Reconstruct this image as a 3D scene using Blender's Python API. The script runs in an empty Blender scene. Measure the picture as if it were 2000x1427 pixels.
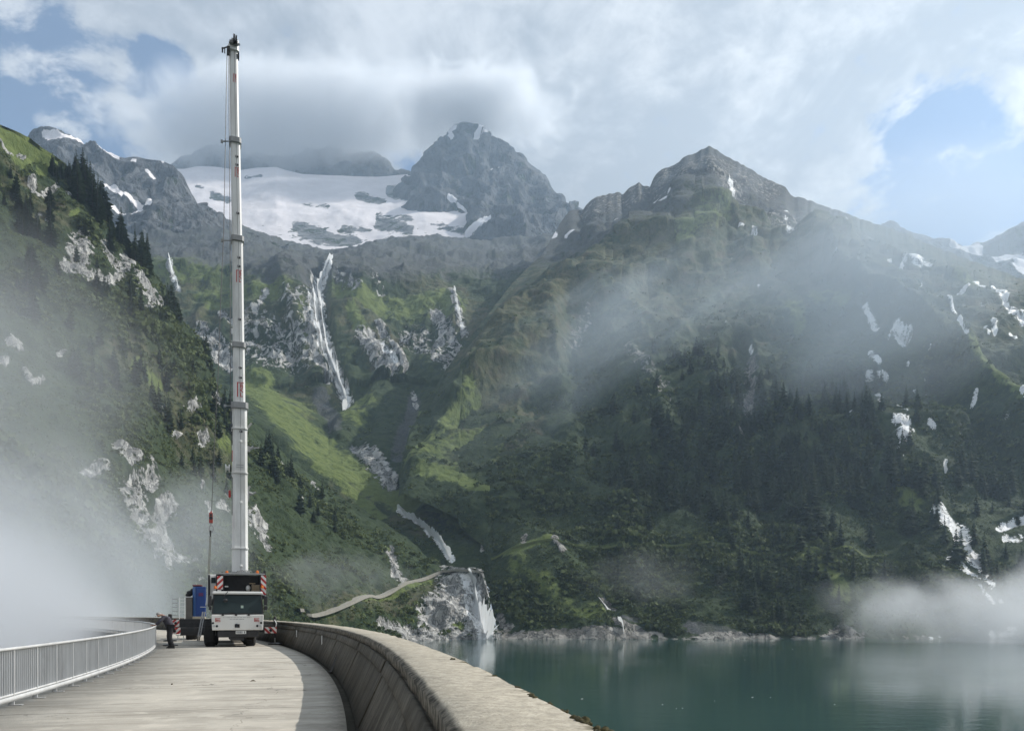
import bpy, bmesh, math, random
import numpy as np
from mathutils import Vector, Matrix

random.seed(7)
R = math.radians
scene = bpy.context.scene
COL = scene.collection

# ------------------------------------------------------------------ camera
F, HY, CXP, EYE = 1540.0, 1195.0, 1000.0, 1.6       # focal length and horizon in photo pixels, eye height
cam_d = bpy.data.cameras.new("camera")
cam_d.sensor_width = 36.0
cam_d.lens = 36.0 * F / 2000.0
cam_d.shift_y = (HY - 713.5) / 2000.0
cam_d.clip_start, cam_d.clip_end = 0.1, 12000.0
cam = bpy.data.objects.new("camera", cam_d)
cam.location = (0, 0, EYE)
cam.rotation_euler = (R(90), 0, 0)
COL.objects.link(cam)
scene.camera = cam

# ------------------------------------------------------------------ node helper
class NT:
    def __init__(self, tree):
        self.t = tree
        self.n, self.l = tree.nodes, tree.links
    def node(self, kind, **kw):
        n = self.n.new(kind)
        for k, v in kw.items():
            setattr(n, k, v)
        return n
    def put(self, sock, v):
        if hasattr(v, 'is_output') or isinstance(v, bpy.types.NodeSocket):
            self.l.new(v, sock)
        else:
            if sock.type == 'RGBA' and len(v) == 3:
                v = (*v, 1)
            sock.default_value = v
    def math(self, op, a, b=None, c=None, clamp=False):
        n = self.node('ShaderNodeMath', operation=op, use_clamp=clamp)
        self.put(n.inputs[0], a)
        if b is not None: self.put(n.inputs[1], b)
        if c is not None: self.put(n.inputs[2], c)
        return n.outputs[0]
    def vmath(self, op, a, b=None, out=0):
        n = self.node('ShaderNodeVectorMath', operation=op)
        self.put(n.inputs[0], a)
        if b is not None: self.put(n.inputs[1], b)
        return n.outputs[out]
    def step(self, v, lo, hi, a=0.0, b=1.0, kind='SMOOTHSTEP'):
        n = self.node('ShaderNodeMapRange', interpolation_type=kind)
        self.put(n.inputs['Value'], v)
        self.put(n.inputs['From Min'], lo); self.put(n.inputs['From Max'], hi)
        self.put(n.inputs['To Min'], a); self.put(n.inputs['To Max'], b)
        return n.outputs['Result']
    def noise(self, vec, scale, detail=4.0, rough=0.55, dist=0.0, out='Fac'):
        n = self.node('ShaderNodeTexNoise')
        if vec is not None: self.put(n.inputs['Vector'], vec)
        n.inputs['Scale'].default_value = scale
        n.inputs['Detail'].default_value = detail
        n.inputs['Roughness'].default_value = rough
        n.inputs['Distortion'].default_value = dist
        return n.outputs[out]
    def mix(self, f, a, b, blend='MIX'):
        n = self.node('ShaderNodeMix', data_type='RGBA', blend_type=blend)
        self.put(n.inputs['Factor'], f)
        self.put(n.inputs['A'], a) if False else self.put(n.inputs[6], a)
        self.put(n.inputs[7], b)
        return n.outputs[2]
    def mapping(self, vec, scale=(1, 1, 1), rot=(0, 0, 0), loc=(0, 0, 0)):
        n = self.node('ShaderNodeMapping')
        self.put(n.inputs['Vector'], vec)
        n.inputs['Scale'].default_value = scale
        n.inputs['Rotation'].default_value = rot
        n.inputs['Location'].default_value = loc
        return n.outputs[0]
    def sep(self, vec):
        n = self.node('ShaderNodeSeparateXYZ')
        self.put(n.inputs[0], vec)
        return n.outputs
    def comb(self, x, y, z):
        n = self.node('ShaderNodeCombineXYZ')
        for i, v in enumerate((x, y, z)): self.put(n.inputs[i], v)
        return n.outputs[0]

# ------------------------------------------------------------------ sun, sky, exposure
SUN_AZ, SUN_EL = R(72), R(40.5)                       # right of the view and slightly ahead
sun_dir = Vector((math.sin(SUN_AZ) * math.cos(SUN_EL), math.cos(SUN_AZ) * math.cos(SUN_EL), math.sin(SUN_EL)))
sd = bpy.data.lights.new("sun", 'SUN')
sd.energy, sd.angle, sd.color = 5.0, R(0.53), (1.0, 0.955, 0.885)
sun = bpy.data.objects.new("sun", sd)
sun.rotation_euler = sun_dir.to_track_quat('Z', 'Y').to_euler()
sun.location = sun_dir * 50
COL.objects.link(sun)

world = bpy.data.worlds.new("World")
scene.world = world
world.use_nodes = True
W = NT(world.node_tree)
W.n.clear()
sky = W.node('ShaderNodeTexSky', sky_type='NISHITA', sun_disc=False)
sky.sun_elevation, sky.sun_rotation = SUN_EL, SUN_AZ
sky.altitude, sky.air_density, sky.dust_density, sky.ozone_density = 1800, 1.0, 0.6, 1.2
tc = W.node('ShaderNodeTexCoord')
d = W.vmath('NORMALIZE', tc.outputs['Generated'])
dx, dy, dz = W.sep(d)
def direction(px, py):
    return Vector(((px - CXP) / F, 1.0, (HY - py) / F)).normalized()
# wisps: a cloud sheet seen in plan, so it thins and stretches towards the horizon
den = W.math('ADD', W.math('MAXIMUM', dz, 0.0), 0.22)
plan = W.comb(W.math('DIVIDE', dx, den), W.math('DIVIDE', dy, den), 0.0)
n_big = W.noise(plan, 1.15, 6, 0.55, 0.35)
n_dir = W.noise(W.mapping(d, (1, 1, 1.6), (0, R(12), 0)), 4.2, 9, 0.58, 0.5)
n_fin = W.noise(W.mapping(d, (1, 1, 1.7)), 16.0, 6, 0.6, 0.3)
nz = W.math('ADD', W.math('MULTIPLY', n_dir, 0.5), W.math('ADD', W.math('MULTIPLY', n_big, 0.2), W.math('MULTIPLY', n_fin, 0.3)))
cover = None
for px_, py_, rad, wt in [(15, 140, 5.0, .68), (120, 210, 3.4, .6), (40, 235, 4.2, .6), (235, 175, 2.6, .4), (318, 172, 2.3, .7), (1850, 340, 4.4, .58), (1900, 410, 4.2, .54),
                      (1700, 385, 3.0, .26), (1990, 400, 4.0, .42), (1790, 250, 2.4, .6), (-350, 250, 14, .6)]:
    h = direction(px_, py_)
    dot = W.vmath('DOT_PRODUCT', d, tuple(h), out=1)
    m = W.step(dot, math.cos(R(rad * 1.35)), 1.0, 0.0, wt)
    cover = m if cover is None else W.math('MAXIMUM', cover, m)
cloud_v = W.math('SUBTRACT', W.math('ADD', W.math('MULTIPLY', W.math('SUBTRACT', nz, 0.5), 5.2), 0.86), cover)
mask = W.step(cloud_v, 0.16, 0.52)
# brighter, sun-struck cloud to the right and in a few breaks; greyer bellies elsewhere
glow = W.step(W.vmath('DOT_PRODUCT', d, tuple(direction(2350, 150)), out=1), math.cos(R(44)), 1.0, 0.0, 1.0)
brk = W.step(W.vmath('DOT_PRODUCT', d, tuple(direction(735, 215)), out=1), math.cos(R(6.5)), math.cos(R(.5)), 0.0, 0.14)
brk2 = W.step(W.vmath('DOT_PRODUCT', d, tuple(direction(160, 60)), out=1), math.cos(R(15)), math.cos(R(1)), 0.0, 0.10)
body = W.math('ADD', W.step(W.math('ADD', W.math('MULTIPLY', n_dir, 0.72), W.math('MULTIPLY', n_fin, 0.28)), 0.41, 0.60), W.math('ADD', brk, brk2))
body = W.math('ADD', W.math('MULTIPLY', body, 0.85), W.math('MULTIPLY', W.math('SUBTRACT', 1.0, mask), 0.35), clamp=True)
cl = W.mix(body, (0.275, 0.30, 0.335), (0.64, 0.655, 0.675))
cl = W.mix(W.math('MULTIPLY', glow, 0.75), cl, W.mix(body, (0.40, 0.415, 0.435), (0.92, 0.905, 0.88)))
bg1 = W.node('ShaderNodeBackground'); W.put(bg1.inputs[0], sky.outputs[0]); bg1.inputs[1].default_value = 0.10
bg2 = W.node('ShaderNodeBackground'); W.put(bg2.inputs[0], cl); bg2.inputs[1].default_value = 1.0
mx = W.node('ShaderNodeMixShader')
W.put(mx.inputs[0], mask); W.l.new(bg1.outputs[0], mx.inputs[1]); W.l.new(bg2.outputs[0], mx.inputs[2])
wo = W.node('ShaderNodeOutputWorld'); W.l.new(mx.outputs[0], wo.inputs[0])
world.cycles.sampling_method = 'MANUAL'
world.cycles.sample_map_resolution = 512

vs = scene.view_settings
vs.view_transform, vs.look, vs.exposure, vs.gamma = 'Standard', 'None', 0.38, 1.0
vs.use_curve_mapping = False
cy = scene.cycles
cy.max_bounces, cy.diffuse_bounces, cy.glossy_bounces, cy.transmission_bounces = 6, 2, 2, 3
cy.volume_bounces, cy.transparent_max_bounces = 3, 12
cy.use_denoising = True
cy.denoiser = 'OPENIMAGEDENOISE'
cy.sample_clamp_indirect = 1.2
cy.sample_clamp_direct = 3.0
cy.caustics_reflective = cy.caustics_refractive = False

# ------------------------------------------------------------------ object helpers
def tag(o, label=None, cat=None, group=None, kind=None):
    if label: o['label'] = label
    if cat: o['category'] = cat
    if group: o['group'] = group
    if kind: o['kind'] = kind
    return o

def new_obj(name, me, mat=None, parent=None, smooth=False):
    o = bpy.data.objects.new(name, me)
    COL.objects.link(o)
    if mat is not None:
        for m in (mat if isinstance(mat, (list, tuple)) else [mat]):
            me.materials.append(m)
    if parent is not None: o.parent = parent
    if smooth and len(me.polygons):
        me.polygons.foreach_set('use_smooth', np.ones(len(me.polygons), dtype=bool))
    return o

def mesh_np(name, V, Q):
    """Mesh from an (n,3) array and an (m,k) array of faces."""
    V = np.ascontiguousarray(V, dtype=np.float32); Q = np.ascontiguousarray(Q, dtype=np.int32)
    me = bpy.data.meshes.new(name)
    k = Q.shape[1]
    me.vertices.add(len(V)); me.vertices.foreach_set('co', V.ravel())
    me.loops.add(Q.size); me.loops.foreach_set('vertex_index', Q.ravel())
    me.polygons.add(len(Q)); me.polygons.foreach_set('loop_start', np.arange(0, Q.size, k, dtype=np.int32))
    me.update(calc_edges=True)
    return me

def empty(name, loc, rz=0.0):
    o = bpy.data.objects.new(name, None)
    o.empty_display_size = 0.3
    o.location = loc; o.rotation_euler = (0, 0, rz)
    COL.objects.link(o)
    return o

class MB:
    """Collects boxes, tubes and prisms, then links them as one mesh."""
    def __init__(self): self.v, self.f = [], []
    def add(self, v, f):
        o = len(self.v); self.v += [tuple(p) for p in v]; self.f += [tuple(i + o for i in q) for q in f]
        return self
    def box(self, x0, x1, y0, y1, z0, z1):
        v = [(x, y, z) for z in (z0, z1) for x, y in ((x0, y0), (x1, y0), (x1, y1), (x0, y1))]
        return self.add(v, [(3, 2, 1, 0), (4, 5, 6, 7), (0, 1, 5, 4), (1, 2, 6, 5), (2, 3, 7, 6), (3, 0, 4, 7)])
    def hexa(self, lo, hi):
        """lo, hi: four points each, anticlockwise from above."""
        return self.add(list(lo) + list(hi), [(3, 2, 1, 0), (4, 5, 6, 7), (0, 1, 5, 4), (1, 2, 6, 5), (2, 3, 7, 6), (3, 0, 4, 7)])
    def tube(self, p0, p1, r0, r1=None, n=10, caps=True):
        r1 = r0 if r1 is None else r1
        p0, p1 = Vector(p0), Vector(p1)
        a = (p1 - p0).normalized()
        u = a.orthogonal().normalized(); w = a.cross(u)
        v = []
        for p, r in ((p0, r0), (p1, r1)):
            v += [p + (u * math.cos(2 * math.pi * i / n) + w * math.sin(2 * math.pi * i / n)) * r for i in range(n)]
        f = [(i, (i + 1) % n, n + (i + 1) % n, n + i) for i in range(n)]
        if caps: f += [tuple(range(n - 1, -1, -1)), tuple(range(n, 2 * n))]
        return self.add(v, f)
    def path(self, pts, r, n=8):
        for a, b in zip(pts[:-1], pts[1:]): self.tube(a, b, r, n=n)
        return self
    def bar(self, p0, p1, w, h):
        """A square bar from p0 to p1."""
        p0, p1 = Vector(p0), Vector(p1); a = (p1 - p0).normalized()
        up = Vector((0, 0, 1)) if abs(a.z) < .95 else Vector((0, 1, 0))
        s = a.cross(up).normalized() * w / 2; t = s.cross(a).normalized() * h / 2
        return self.hexa([p0 - s - t, p0 + s - t, p0 + s + t, p0 - s + t], [p1 - s - t, p1 + s - t, p1 + s + t, p1 - s + t])
    def lathe(self, prof, origin, axis, n=24):
        """prof: (along, radius) pairs."""
        o, a = Vector(origin), Vector(axis).normalized(); u = a.orthogonal().normalized(); w = a.cross(u); v = []
        for t, r in prof:
            v += [o + a * t + (u * math.cos(2 * math.pi * i / n) + w * math.sin(2 * math.pi * i / n)) * r for i in range(n)]
        f = []
        for k in range(len(prof) - 1):
            f += [(k * n + i, k * n + (i + 1) % n, (k + 1) * n + (i + 1) % n, (k + 1) * n + i) for i in range(n)]
        f += [tuple(range(n - 1, -1, -1)), tuple(range((len(prof) - 1) * n, len(prof) * n))]
        return self.add(v, f)
    def blob(self, c, rx, ry, rz, n=10, m=7, jit=0.0):
        v, f = [], []
        for j in range(m + 1):
            t = math.pi * j / m
            for i in range(n):
                p = 2 * math.pi * i / n
                k = 1 + random.uniform(-jit, jit)
                v.append((c[0] + rx * k * math.sin(t) * math.cos(p), c[1] + ry * k * math.sin(t) * math.sin(p), c[2] + rz * k * math.cos(t)))
        for j in range(m):
            f += [(j * n + i, (j + 1) * n + i, (j + 1) * n + (i + 1) % n, j * n + (i + 1) % n) for i in range(n)]
        return self.add(v, f)
    def build(self, name, mat, parent=None, bevel=0.0, smooth=False):
        me = bpy.data.meshes.new(name)
        me.from_pydata(self.v, [], self.f); me.update()
        bm = bmesh.new(); bm.from_mesh(me); bmesh.ops.remove_doubles(bm, verts=bm.verts, dist=1e-5) if smooth else None
        bmesh.ops.recalc_face_normals(bm, faces=bm.faces); bm.to_mesh(me); bm.free()
        o = new_obj(name, me, mat, parent, smooth)
        if bevel:
            b = o.modifiers.new('bevel', 'BEVEL'); b.width = bevel; b.segments = 2; b.limit_method = 'ANGLE'
        return o

def paint(name, col, rough=0.5, metal=0.0, var=0.12, scale=6.0, bump=0.0, dirt=None, spec=0.5, coat=0.0):
    """A plain painted or raw surface with some unevenness and grime of its own."""
    m = bpy.data.materials.new(name); m.use_nodes = True
    t = NT(m.node_tree); b = m.node_tree.nodes['Principled BSDF']
    co = t.node('ShaderNodeTexCoord').outputs['Object']
    n1 = t.noise(co, scale, 5, 0.6)
    c = t.mix(n1, tuple(max(0, x * (1 - var)) for x in col), tuple(min(1, x * (1 + var)) for x in col))
    if dirt:
        g = t.noise(t.mapping(co, (1, 1, .25)), scale * 0.8, 6, 0.65)
        c = t.mix(t.step(g, 0.5, 0.72, 0, dirt[1]), c, dirt[0])
    t.put(b.inputs['Base Color'], c)
    t.put(b.inputs['Roughness'], t.step(n1, 0.3, 0.7, max(.02, rough - .08), min(1, rough + .08)))
    b.inputs['Metallic'].default_value = metal
    b.inputs['Specular IOR Level'].default_value = spec
    b.inputs['Coat Weight'].default_value = coat
    if bump:
        bn = t.node('ShaderNodeBump'); bn.inputs['Strength'].default_value = bump; bn.inputs['Distance'].default_value = 0.02
        t.put(bn.inputs['Height'], t.noise(co, scale * 6, 4, 0.6)); t.l.new(bn.outputs[0], b.inputs['Normal'])
    return m

# ------------------------------------------------------------------ numpy noise
def _h(ix, iy, iz, seed):
    x = ix.astype(np.uint32) * np.uint32(374761393) + iy.astype(np.uint32) * np.uint32(668265263) + iz.astype(np.uint32) * np.uint32(2147483647) + np.uint32(seed * 362437 % 4294967291)
    x = (x ^ (x >> np.uint32(13))) * np.uint32(1274126177)
    x = (x ^ (x >> np.uint32(15))) * np.uint32(2246822519)
    return ((x ^ (x >> np.uint32(16))) & np.uint32(0xffffff)).astype(np.float32) / np.float32(0xffffff)
def vnoise(P, seed=0):
    I = np.floor(P); f = (P - I).astype(np.float32); I = I.astype(np.int64)
    f = f * f * f * (f * (f * 6 - 15) + 10)
    x, y, z = I[:, 0], I[:, 1], I[:, 2]; fx, fy, fz = f[:, 0], f[:, 1], f[:, 2]
    def ly(yy, zz): return _h(x, yy, zz, seed) * (1 - fx) + _h(x + 1, yy, zz, seed) * fx
    a = ly(y, z) * (1 - fy) + ly(y + 1, z) * fy
    b = ly(y, z + 1) * (1 - fy) + ly(y + 1, z + 1) * fy
    return a * (1 - fz) + b * fz
def fbm(P, scale, octv=5, gain=0.5, ridged=False, seed=0):
    """Zero-mean noise; SCALE is the size of the largest lump in the units of P."""
    out = np.zeros(len(P), np.float32); amp = 1.0; q = P / scale
    for k in range(octv):
        n = vnoise(q + 17.3 * k, seed + k) * 2 - 1
        if ridged: n = 1 - 2 * np.abs(n) ** 0.9
        out += amp * n; amp *= gain; q = q * 2.03
    return out

# ------------------------------------------------------------------ terrain
WATER_Z = -13.9
def world_pt(px, py, D): return np.array([(px - CXP) / F * D, D, EYE + (HY - py) / F * D])

def stroke_field(out, PX, PY, pts, w, wt=1.0):
    """Raises OUT to 1 inside a band of half-width W round the line PTS (0.5 on its edge)."""
    pts = [pts] if not isinstance(pts[0], (tuple, list)) else pts
    xs = [p[0] for p in pts]; ys = [p[1] for p in pts]; m = 1.6 * w
    idx = np.nonzero((PX > min(xs) - m) & (PX < max(xs) + m) & (PY > min(ys) - m) & (PY < max(ys) + m))[0]
    if not len(idx): return
    qx, qy = PX[idx], PY[idx]; dmin = np.full(len(idx), 1e9, np.float32)
    if len(pts) == 1: dmin = np.hypot(qx - xs[0], qy - ys[0])
    for (ax, ay), (bx, by) in zip(pts[:-1], pts[1:]):
        L2 = max(1e-6, (bx - ax) ** 2 + (by - ay) ** 2)
        t = np.clip(((qx - ax) * (bx - ax) + (qy - ay) * (by - ay)) / L2, 0, 1)
        dmin = np.minimum(dmin, np.hypot(qx - ax - t * (bx - ax), qy - ay - t * (by - ay)))
    f = np.clip(1.5 - dmin / w, 0, 1) * abs(wt)
    if wt > 0: out[idx] = np.maximum(out[idx], f)
    else: out[idx] = np.maximum(0, out[idx] - f)

SHEETS = {}
def sheet(key, name, cols, curves, rowstep, smooth, layers, strokes, ridges=(), base=None, rock_amp=(0, 1), back=(0.05, -0.10), extra=None):
    cols = np.asarray(cols, np.float32); nc = len(cols)
    Dk, Zk, Yk = [], [], []
    for c in curves:
        c = np.array(c, float)
        y = np.interp(cols, c[:, 0], c[:, 1]); D = np.interp(cols, c[:, 0], c[:, 2])
        Dk.append(D); Yk.append(y); Zk.append(EYE + (HY - y) / F * D)
    D, Z = [Dk[0]], [Zk[0]]
    infr = (cols > -20) & (cols < 2020)
    for k in range(len(curves) - 1):
        span = np.abs(Yk[k + 1] - Yk[k])[infr]
        n = max(3, int(np.percentile(span, 85) / rowstep))
        for i in range(1, n + 1):
            t = i / n
            D.append(Dk[k] * (1 - t) + Dk[k + 1] * t); Z.append(Zk[k] * (1 - t) + Zk[k + 1] * t)
    D, Z = np.array(D), np.array(Z)
    for _ in range(smooth):
        for A in (D, Z): A[1:-1] = 0.25 * A[:-2] + 0.5 * A[1:-1] + 0.25 * A[2:]
    for fr in (0.35, 1.0):                                   # the far side, falling away behind the skyline
        D = np.vstack([D, D[-1:] * (1 + back[0] * fr)] if fr == .35 else [D, D[-2:-1] * (1 + back[0])])
        Z = np.vstack([Z, Z[-1:] + back[1] * fr * (Z[-1:] + 60)] if fr == .35 else [Z, Z[-2:-1] + back[1] * (Z[-2:-1] + 60)])
    nr = D.shape[0]
    PX = np.repeat(cols[None], nr, 0); PY = HY - (Z - EYE) * F / D
    P = np.stack([(PX - CXP) / F * D, D, Z], -1)
    gu = np.gradient(P, axis=1); gv = np.gradient(P, axis=0)
    N = np.cross(gu, gv); N /= np.linalg.norm(N, axis=-1, keepdims=True) + 1e-9
    for _ in range(3):
        N[1:-1, 1:-1] = (N[1:-1, 1:-1] * 2 + N[:-2, 1:-1] + N[2:, 1:-1] + N[1:-1, :-2] + N[1:-1, 2:])
        N /= np.linalg.norm(N, axis=-1, keepdims=True) + 1e-9
    pf = P.reshape(-1, 3).astype(np.float32); nf = N.reshape(-1, 3).astype(np.float32)
    pxf, pyf = PX.ravel(), PY.ravel().astype(np.float32)
    A = {k: np.zeros(len(pf), np.float32) for k in ('rock', 'snow', 'grass', 'heath', 'scree', 'water_glint')}
    if base: base(A, pxf, pyf, pf)
    for kind, w, pts, *wt in strokes: stroke_field(A[kind], pxf, pyf, pts, w, wt[0] if wt else 1.0)
    disp = np.zeros(len(pf), np.float32)
    for sc, amp, octv, squash, rid, seed in layers:
        q = pf * np.array([1, 1, squash], np.float32)
        disp += amp * fbm(q, sc, octv, 0.5, rid, seed)
    if rock_amp[0]:
        q = pf @ np.array([[.9, .2, .2], [-.1, .9, .1], [-.6, .1, .5]], np.float32)
        n_ = fbm(q, rock_amp[1], 4, 0.55, False, 91); k_ = np.floor(n_ * 4) / 4; k_ = k_ + np.clip((n_ - k_) * 4 * 2.2 - 1.2, 0, 1) / 4
        disp += rock_amp[0] * np.clip(A['rock'] + A['water_glint'], 0, 1) * (k_ * .8 + .2 * n_)
    for pts, w, amp in ridges:
        f = np.zeros(len(pf), np.float32); stroke_field(f, pxf, pyf, pts, w / 1.5)
        disp += amp * f * f * (3 - 2 * f)
    if extra is not None: disp *= extra(pxf, pyf, pf)
    pf = pf + nf * disp[:, None]
    Q = np.arange(nr * nc).reshape(nr, nc)
    F_ = np.stack([Q[:-1, :-1], Q[:-1, 1:], Q[1:, 1:], Q[1:, :-1]], -1).reshape(-1, 4)
    me = mesh_np(name, pf, F_)
    for nm, ks in (('cover_a', ('rock', 'snow', 'grass', 'heath')), ('cover_b', ('scree', 'water_glint', 'water_glint', 'water_glint'))):
        at = me.attributes.new(nm, 'FLOAT_COLOR', 'POINT')
        at.data.foreach_set('color', np.stack([A[k] for k in ks], -1).astype(np.float32).ravel())
    o = new_obj(name, me, None, None, True)
    SHEETS[key] = dict(P=pf.reshape(nr, nc, 3), N=nf.reshape(nr, nc, 3), cols=cols, PY=PY[:-2], A={k: v.reshape(nr, nc) for k, v in A.items()})
    return o

def on_sheet(key, px, py, off=0.0):
    S = SHEETS[key]
    i = int(np.clip(np.searchsorted(S['cols'], px), 1, len(S['cols']) - 1))
    t = (px - S['cols'][i - 1]) / (S['cols'][i] - S['cols'][i - 1]); t = min(1, max(0, t))
    def at(j):
        col = S['PY'][:, j]
        r = int(np.argmin(np.abs(col - py)))
        return S['P'][r, j] + S['N'][r, j] * off, r
    a, r0 = at(i - 1); b, _ = at(i)
    return a * (1 - t) + b * t, r0, i

def ground_mat(name, s, shrub=((0.016, 0.030, 0.012), (0.042, 0.062, 0.022)), rock=((0.15, 0.152, 0.153), (0.58, 0.57, 0.54)), snow=(0.70, 0.69, 0.71), bump=1.0):
    """Turf, heath, shrub, scree, rock and snow, each where the slope's cover attributes put it. S: size of the detail in metres."""
    m = bpy.data.materials.new(name); m.use_nodes = True
    t = NT(m.node_tree); b = m.node_tree.nodes['Principled BSDF']
    P = t.node('ShaderNodeNewGeometry').outputs['Position']
    ca = t.node('ShaderNodeAttribute', attribute_name='cover_a'); cb = t.node('ShaderNodeAttribute', attribute_name='cover_b')
    sa = t.node('ShaderNodeSeparateColor'); t.l.new(ca.outputs['Color'], sa.inputs[0])
    sb = t.node('ShaderNodeSeparateColor'); t.l.new(cb.outputs['Color'], sb.inputs[0])
    rock_a, snow_a, grass_a, heath_a, scree_a, water_glint_a = sa.outputs[0], sa.outputs[1], sa.outputs[2], ca.outputs['Alpha'], sb.outputs[0], sb.outputs[1]
    n1 = t.noise(P, 1 / (s * 9), 6, 0.6)
    n2 = t.noise(t.mapping(P, (1, 1, 0.55), (0.2, 0.5, 0.3)), 1 / (s * 2.6), 6, 0.65, 0.4)
    n3 = t.noise(P, 1 / (s * 0.7), 4, 0.65)
    streak = t.noise(t.mapping(P, (1.0, 1.0, 0.34), (0.0, 0.5, 0.0)), 1 / (s * 3.2), 6, 0.6, 0.35)
    def cut(a, n, k, soft=0.09, at=0.5):
        n = t.step(n, 0.32, 0.68, kind='LINEAR')
        v = t.math('ADD', a, t.math('MULTIPLY', t.math('MULTIPLY', t.math('SUBTRACT', n, 0.5), k), t.step(a, 0.02, 0.4)))
        return t.step(v, at - soft, at + soft)
    base = t.mix(t.step(n2, 0.33, 0.68), shrub[0], shrub[1])
    base = t.mix(t.step(n1, 0.5, 0.72, 0, 0.55), base, (0.05, 0.072, 0.024))
    heath = t.mix(t.step(n2, 0.35, 0.65), (0.040, 0.052, 0.024), (0.090, 0.092, 0.044))
    heath = t.mix(t.step(n1, 0.5, 0.7, 0, 0.7), heath, (0.088, 0.075, 0.050))
    grass = t.mix(t.step(n2, 0.3, 0.7), (0.082, 0.112, 0.030), (0.135, 0.168, 0.050))
    grass = t.mix(t.step(n3, 0.56, 0.72, 0, 0.5), grass, (0.04, 0.06, 0.018))
    c = t.mix(cut(heath_a, n1, 1.2, 0.3), base, heath)
    c = t.mix(cut(grass_a, t.math('ADD', t.math('MULTIPLY', n1, .6), t.math('MULTIPLY', n2, .4)), 1.3, 0.25, 0.54), c, grass)
    scree = t.mix(t.step(n3, 0.35, 0.7), (0.045, 0.052, 0.054), (0.105, 0.108, 0.110))
    scree = t.mix(t.step(n1, 0.45, 0.7, 0, 0.6), scree, (0.062, 0.072, 0.045))
    c = t.mix(cut(scree_a, t.math('ADD', t.math('MULTIPLY', n1, .5), t.math('MULTIPLY', n2, .5)), 1.1, 0.2), c, scree)
    vo = t.node('ShaderNodeTexVoronoi'); t.put(vo.inputs['Vector'], t.mapping(t.vmath('ADD', P, t.vmath('MULTIPLY', t.noise(P, 1 / (s * 5), 3, out='Color'), (s * 5, s * 5, s * 5))), (1.0, 1.0, 0.5), (0.3, 0.6, 0.2))); vo.inputs['Scale'].default_value = 1 / (s * 2.6)
    vs_ = t.node('ShaderNodeSeparateColor'); t.l.new(vo.outputs['Color'], vs_.inputs[0])
    slab = t.math('ADD', t.math('MULTIPLY', vs_.outputs[0], 0.45), t.math('MULTIPLY', t.step(streak, 0.34, 0.66), 0.55))
    rk = t.mix(slab, rock[0], rock[1])
    rk = t.mix(t.step(n1, 0.52, 0.7, 0, 0.45), rk, tuple(x * 0.5 for x in rock[1]))
    crack = t.math('ABSOLUTE', t.math('SUBTRACT', streak, 0.5))
    rk = t.mix(t.step(crack, 0.0, 0.035, 0.85, 0.0), rk, (0.028, 0.030, 0.031))
    rn = t.math('ADD', t.math('MULTIPLY', n2, 0.45), t.math('ADD', t.math('MULTIPLY', streak, 0.3), t.math('MULTIPLY', n1, 0.25)))
    rmask = cut(rock_a, rn, 2.4, 0.11, 0.58)
    c = t.mix(rmask, c, rk)
    water_glint_mask = cut(water_glint_a, t.math('ADD', t.math('MULTIPLY', n3, 0.5), t.math('MULTIPLY', streak, 0.5)), 2.1, 0.12, 0.60)  # white of falling water, and sun glints on wet rock put into the colour
    c = t.mix(water_glint_mask, c, t.mix(t.step(streak, 0.36, 0.55), (0.45, 0.46, 0.47), (0.84, 0.85, 0.85)))
    sn = t.mix(t.step(n1, 0.3, 0.75), snow, tuple(x * 0.84 for x in snow))
    smask = cut(snow_a, t.math('ADD', t.math('MULTIPLY', n2, 0.7), t.math('MULTIPLY', n1, 0.3)), 1.0, 0.06)
    c = t.mix(smask, c, sn)
    t.put(b.inputs['Base Color'], c)
    t.put(b.inputs['Roughness'], t.math('SUBTRACT', 0.92, t.math('MULTIPLY', water_glint_mask, 0.55)))
    b.inputs['Specular IOR Level'].default_value = 0.25
    h = t.math('ADD', t.math('MULTIPLY', n2, 1.0), t.math('MULTIPLY', n3, 0.35))
    h = t.math('ADD', h, t.math('MULTIPLY', t.math('MULTIPLY', streak, rmask), 1.1))
    bn = t.node('ShaderNodeBump'); bn.inputs['Distance'].default_value = s * 1.3 * bump
    t.put(bn.inputs['Strength'], t.math('SUBTRACT', 1.0, t.math('MULTIPLY', smask, 0.75)))
    t.put(bn.inputs['Height'], h); t.l.new(bn.outputs[0], b.inputs['Normal'])
    return m

def cols_for(lo, hi, step, out=14):
    a = [np.arange(lo, max(lo, -20), out)] if lo < -20 else []
    a.append(np.arange(max(lo, -20), min(hi, 2020), step))
    if hi > 2020: a.append(np.arange(2020, hi, out))
    return np.concatenate(a + [[hi]])

def shore_rock(A, px, py, P, top=-5.0, depth=6.0, vary=3.5):
    q = P * np.array([1, 1, .3], np.float32)
    tp = top + vary * fbm(q, 38, 4, .6, seed=77)
    gap = np.clip(fbm(q, 55, 3, .6, seed=78) * .9 + .72, .15, 1)
    A['rock'][:] = np.maximum(A['rock'], np.clip((tp - P[:, 2]) / depth + 0.2, 0, 1) * gap * (P[:, 1] > 300))

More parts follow.
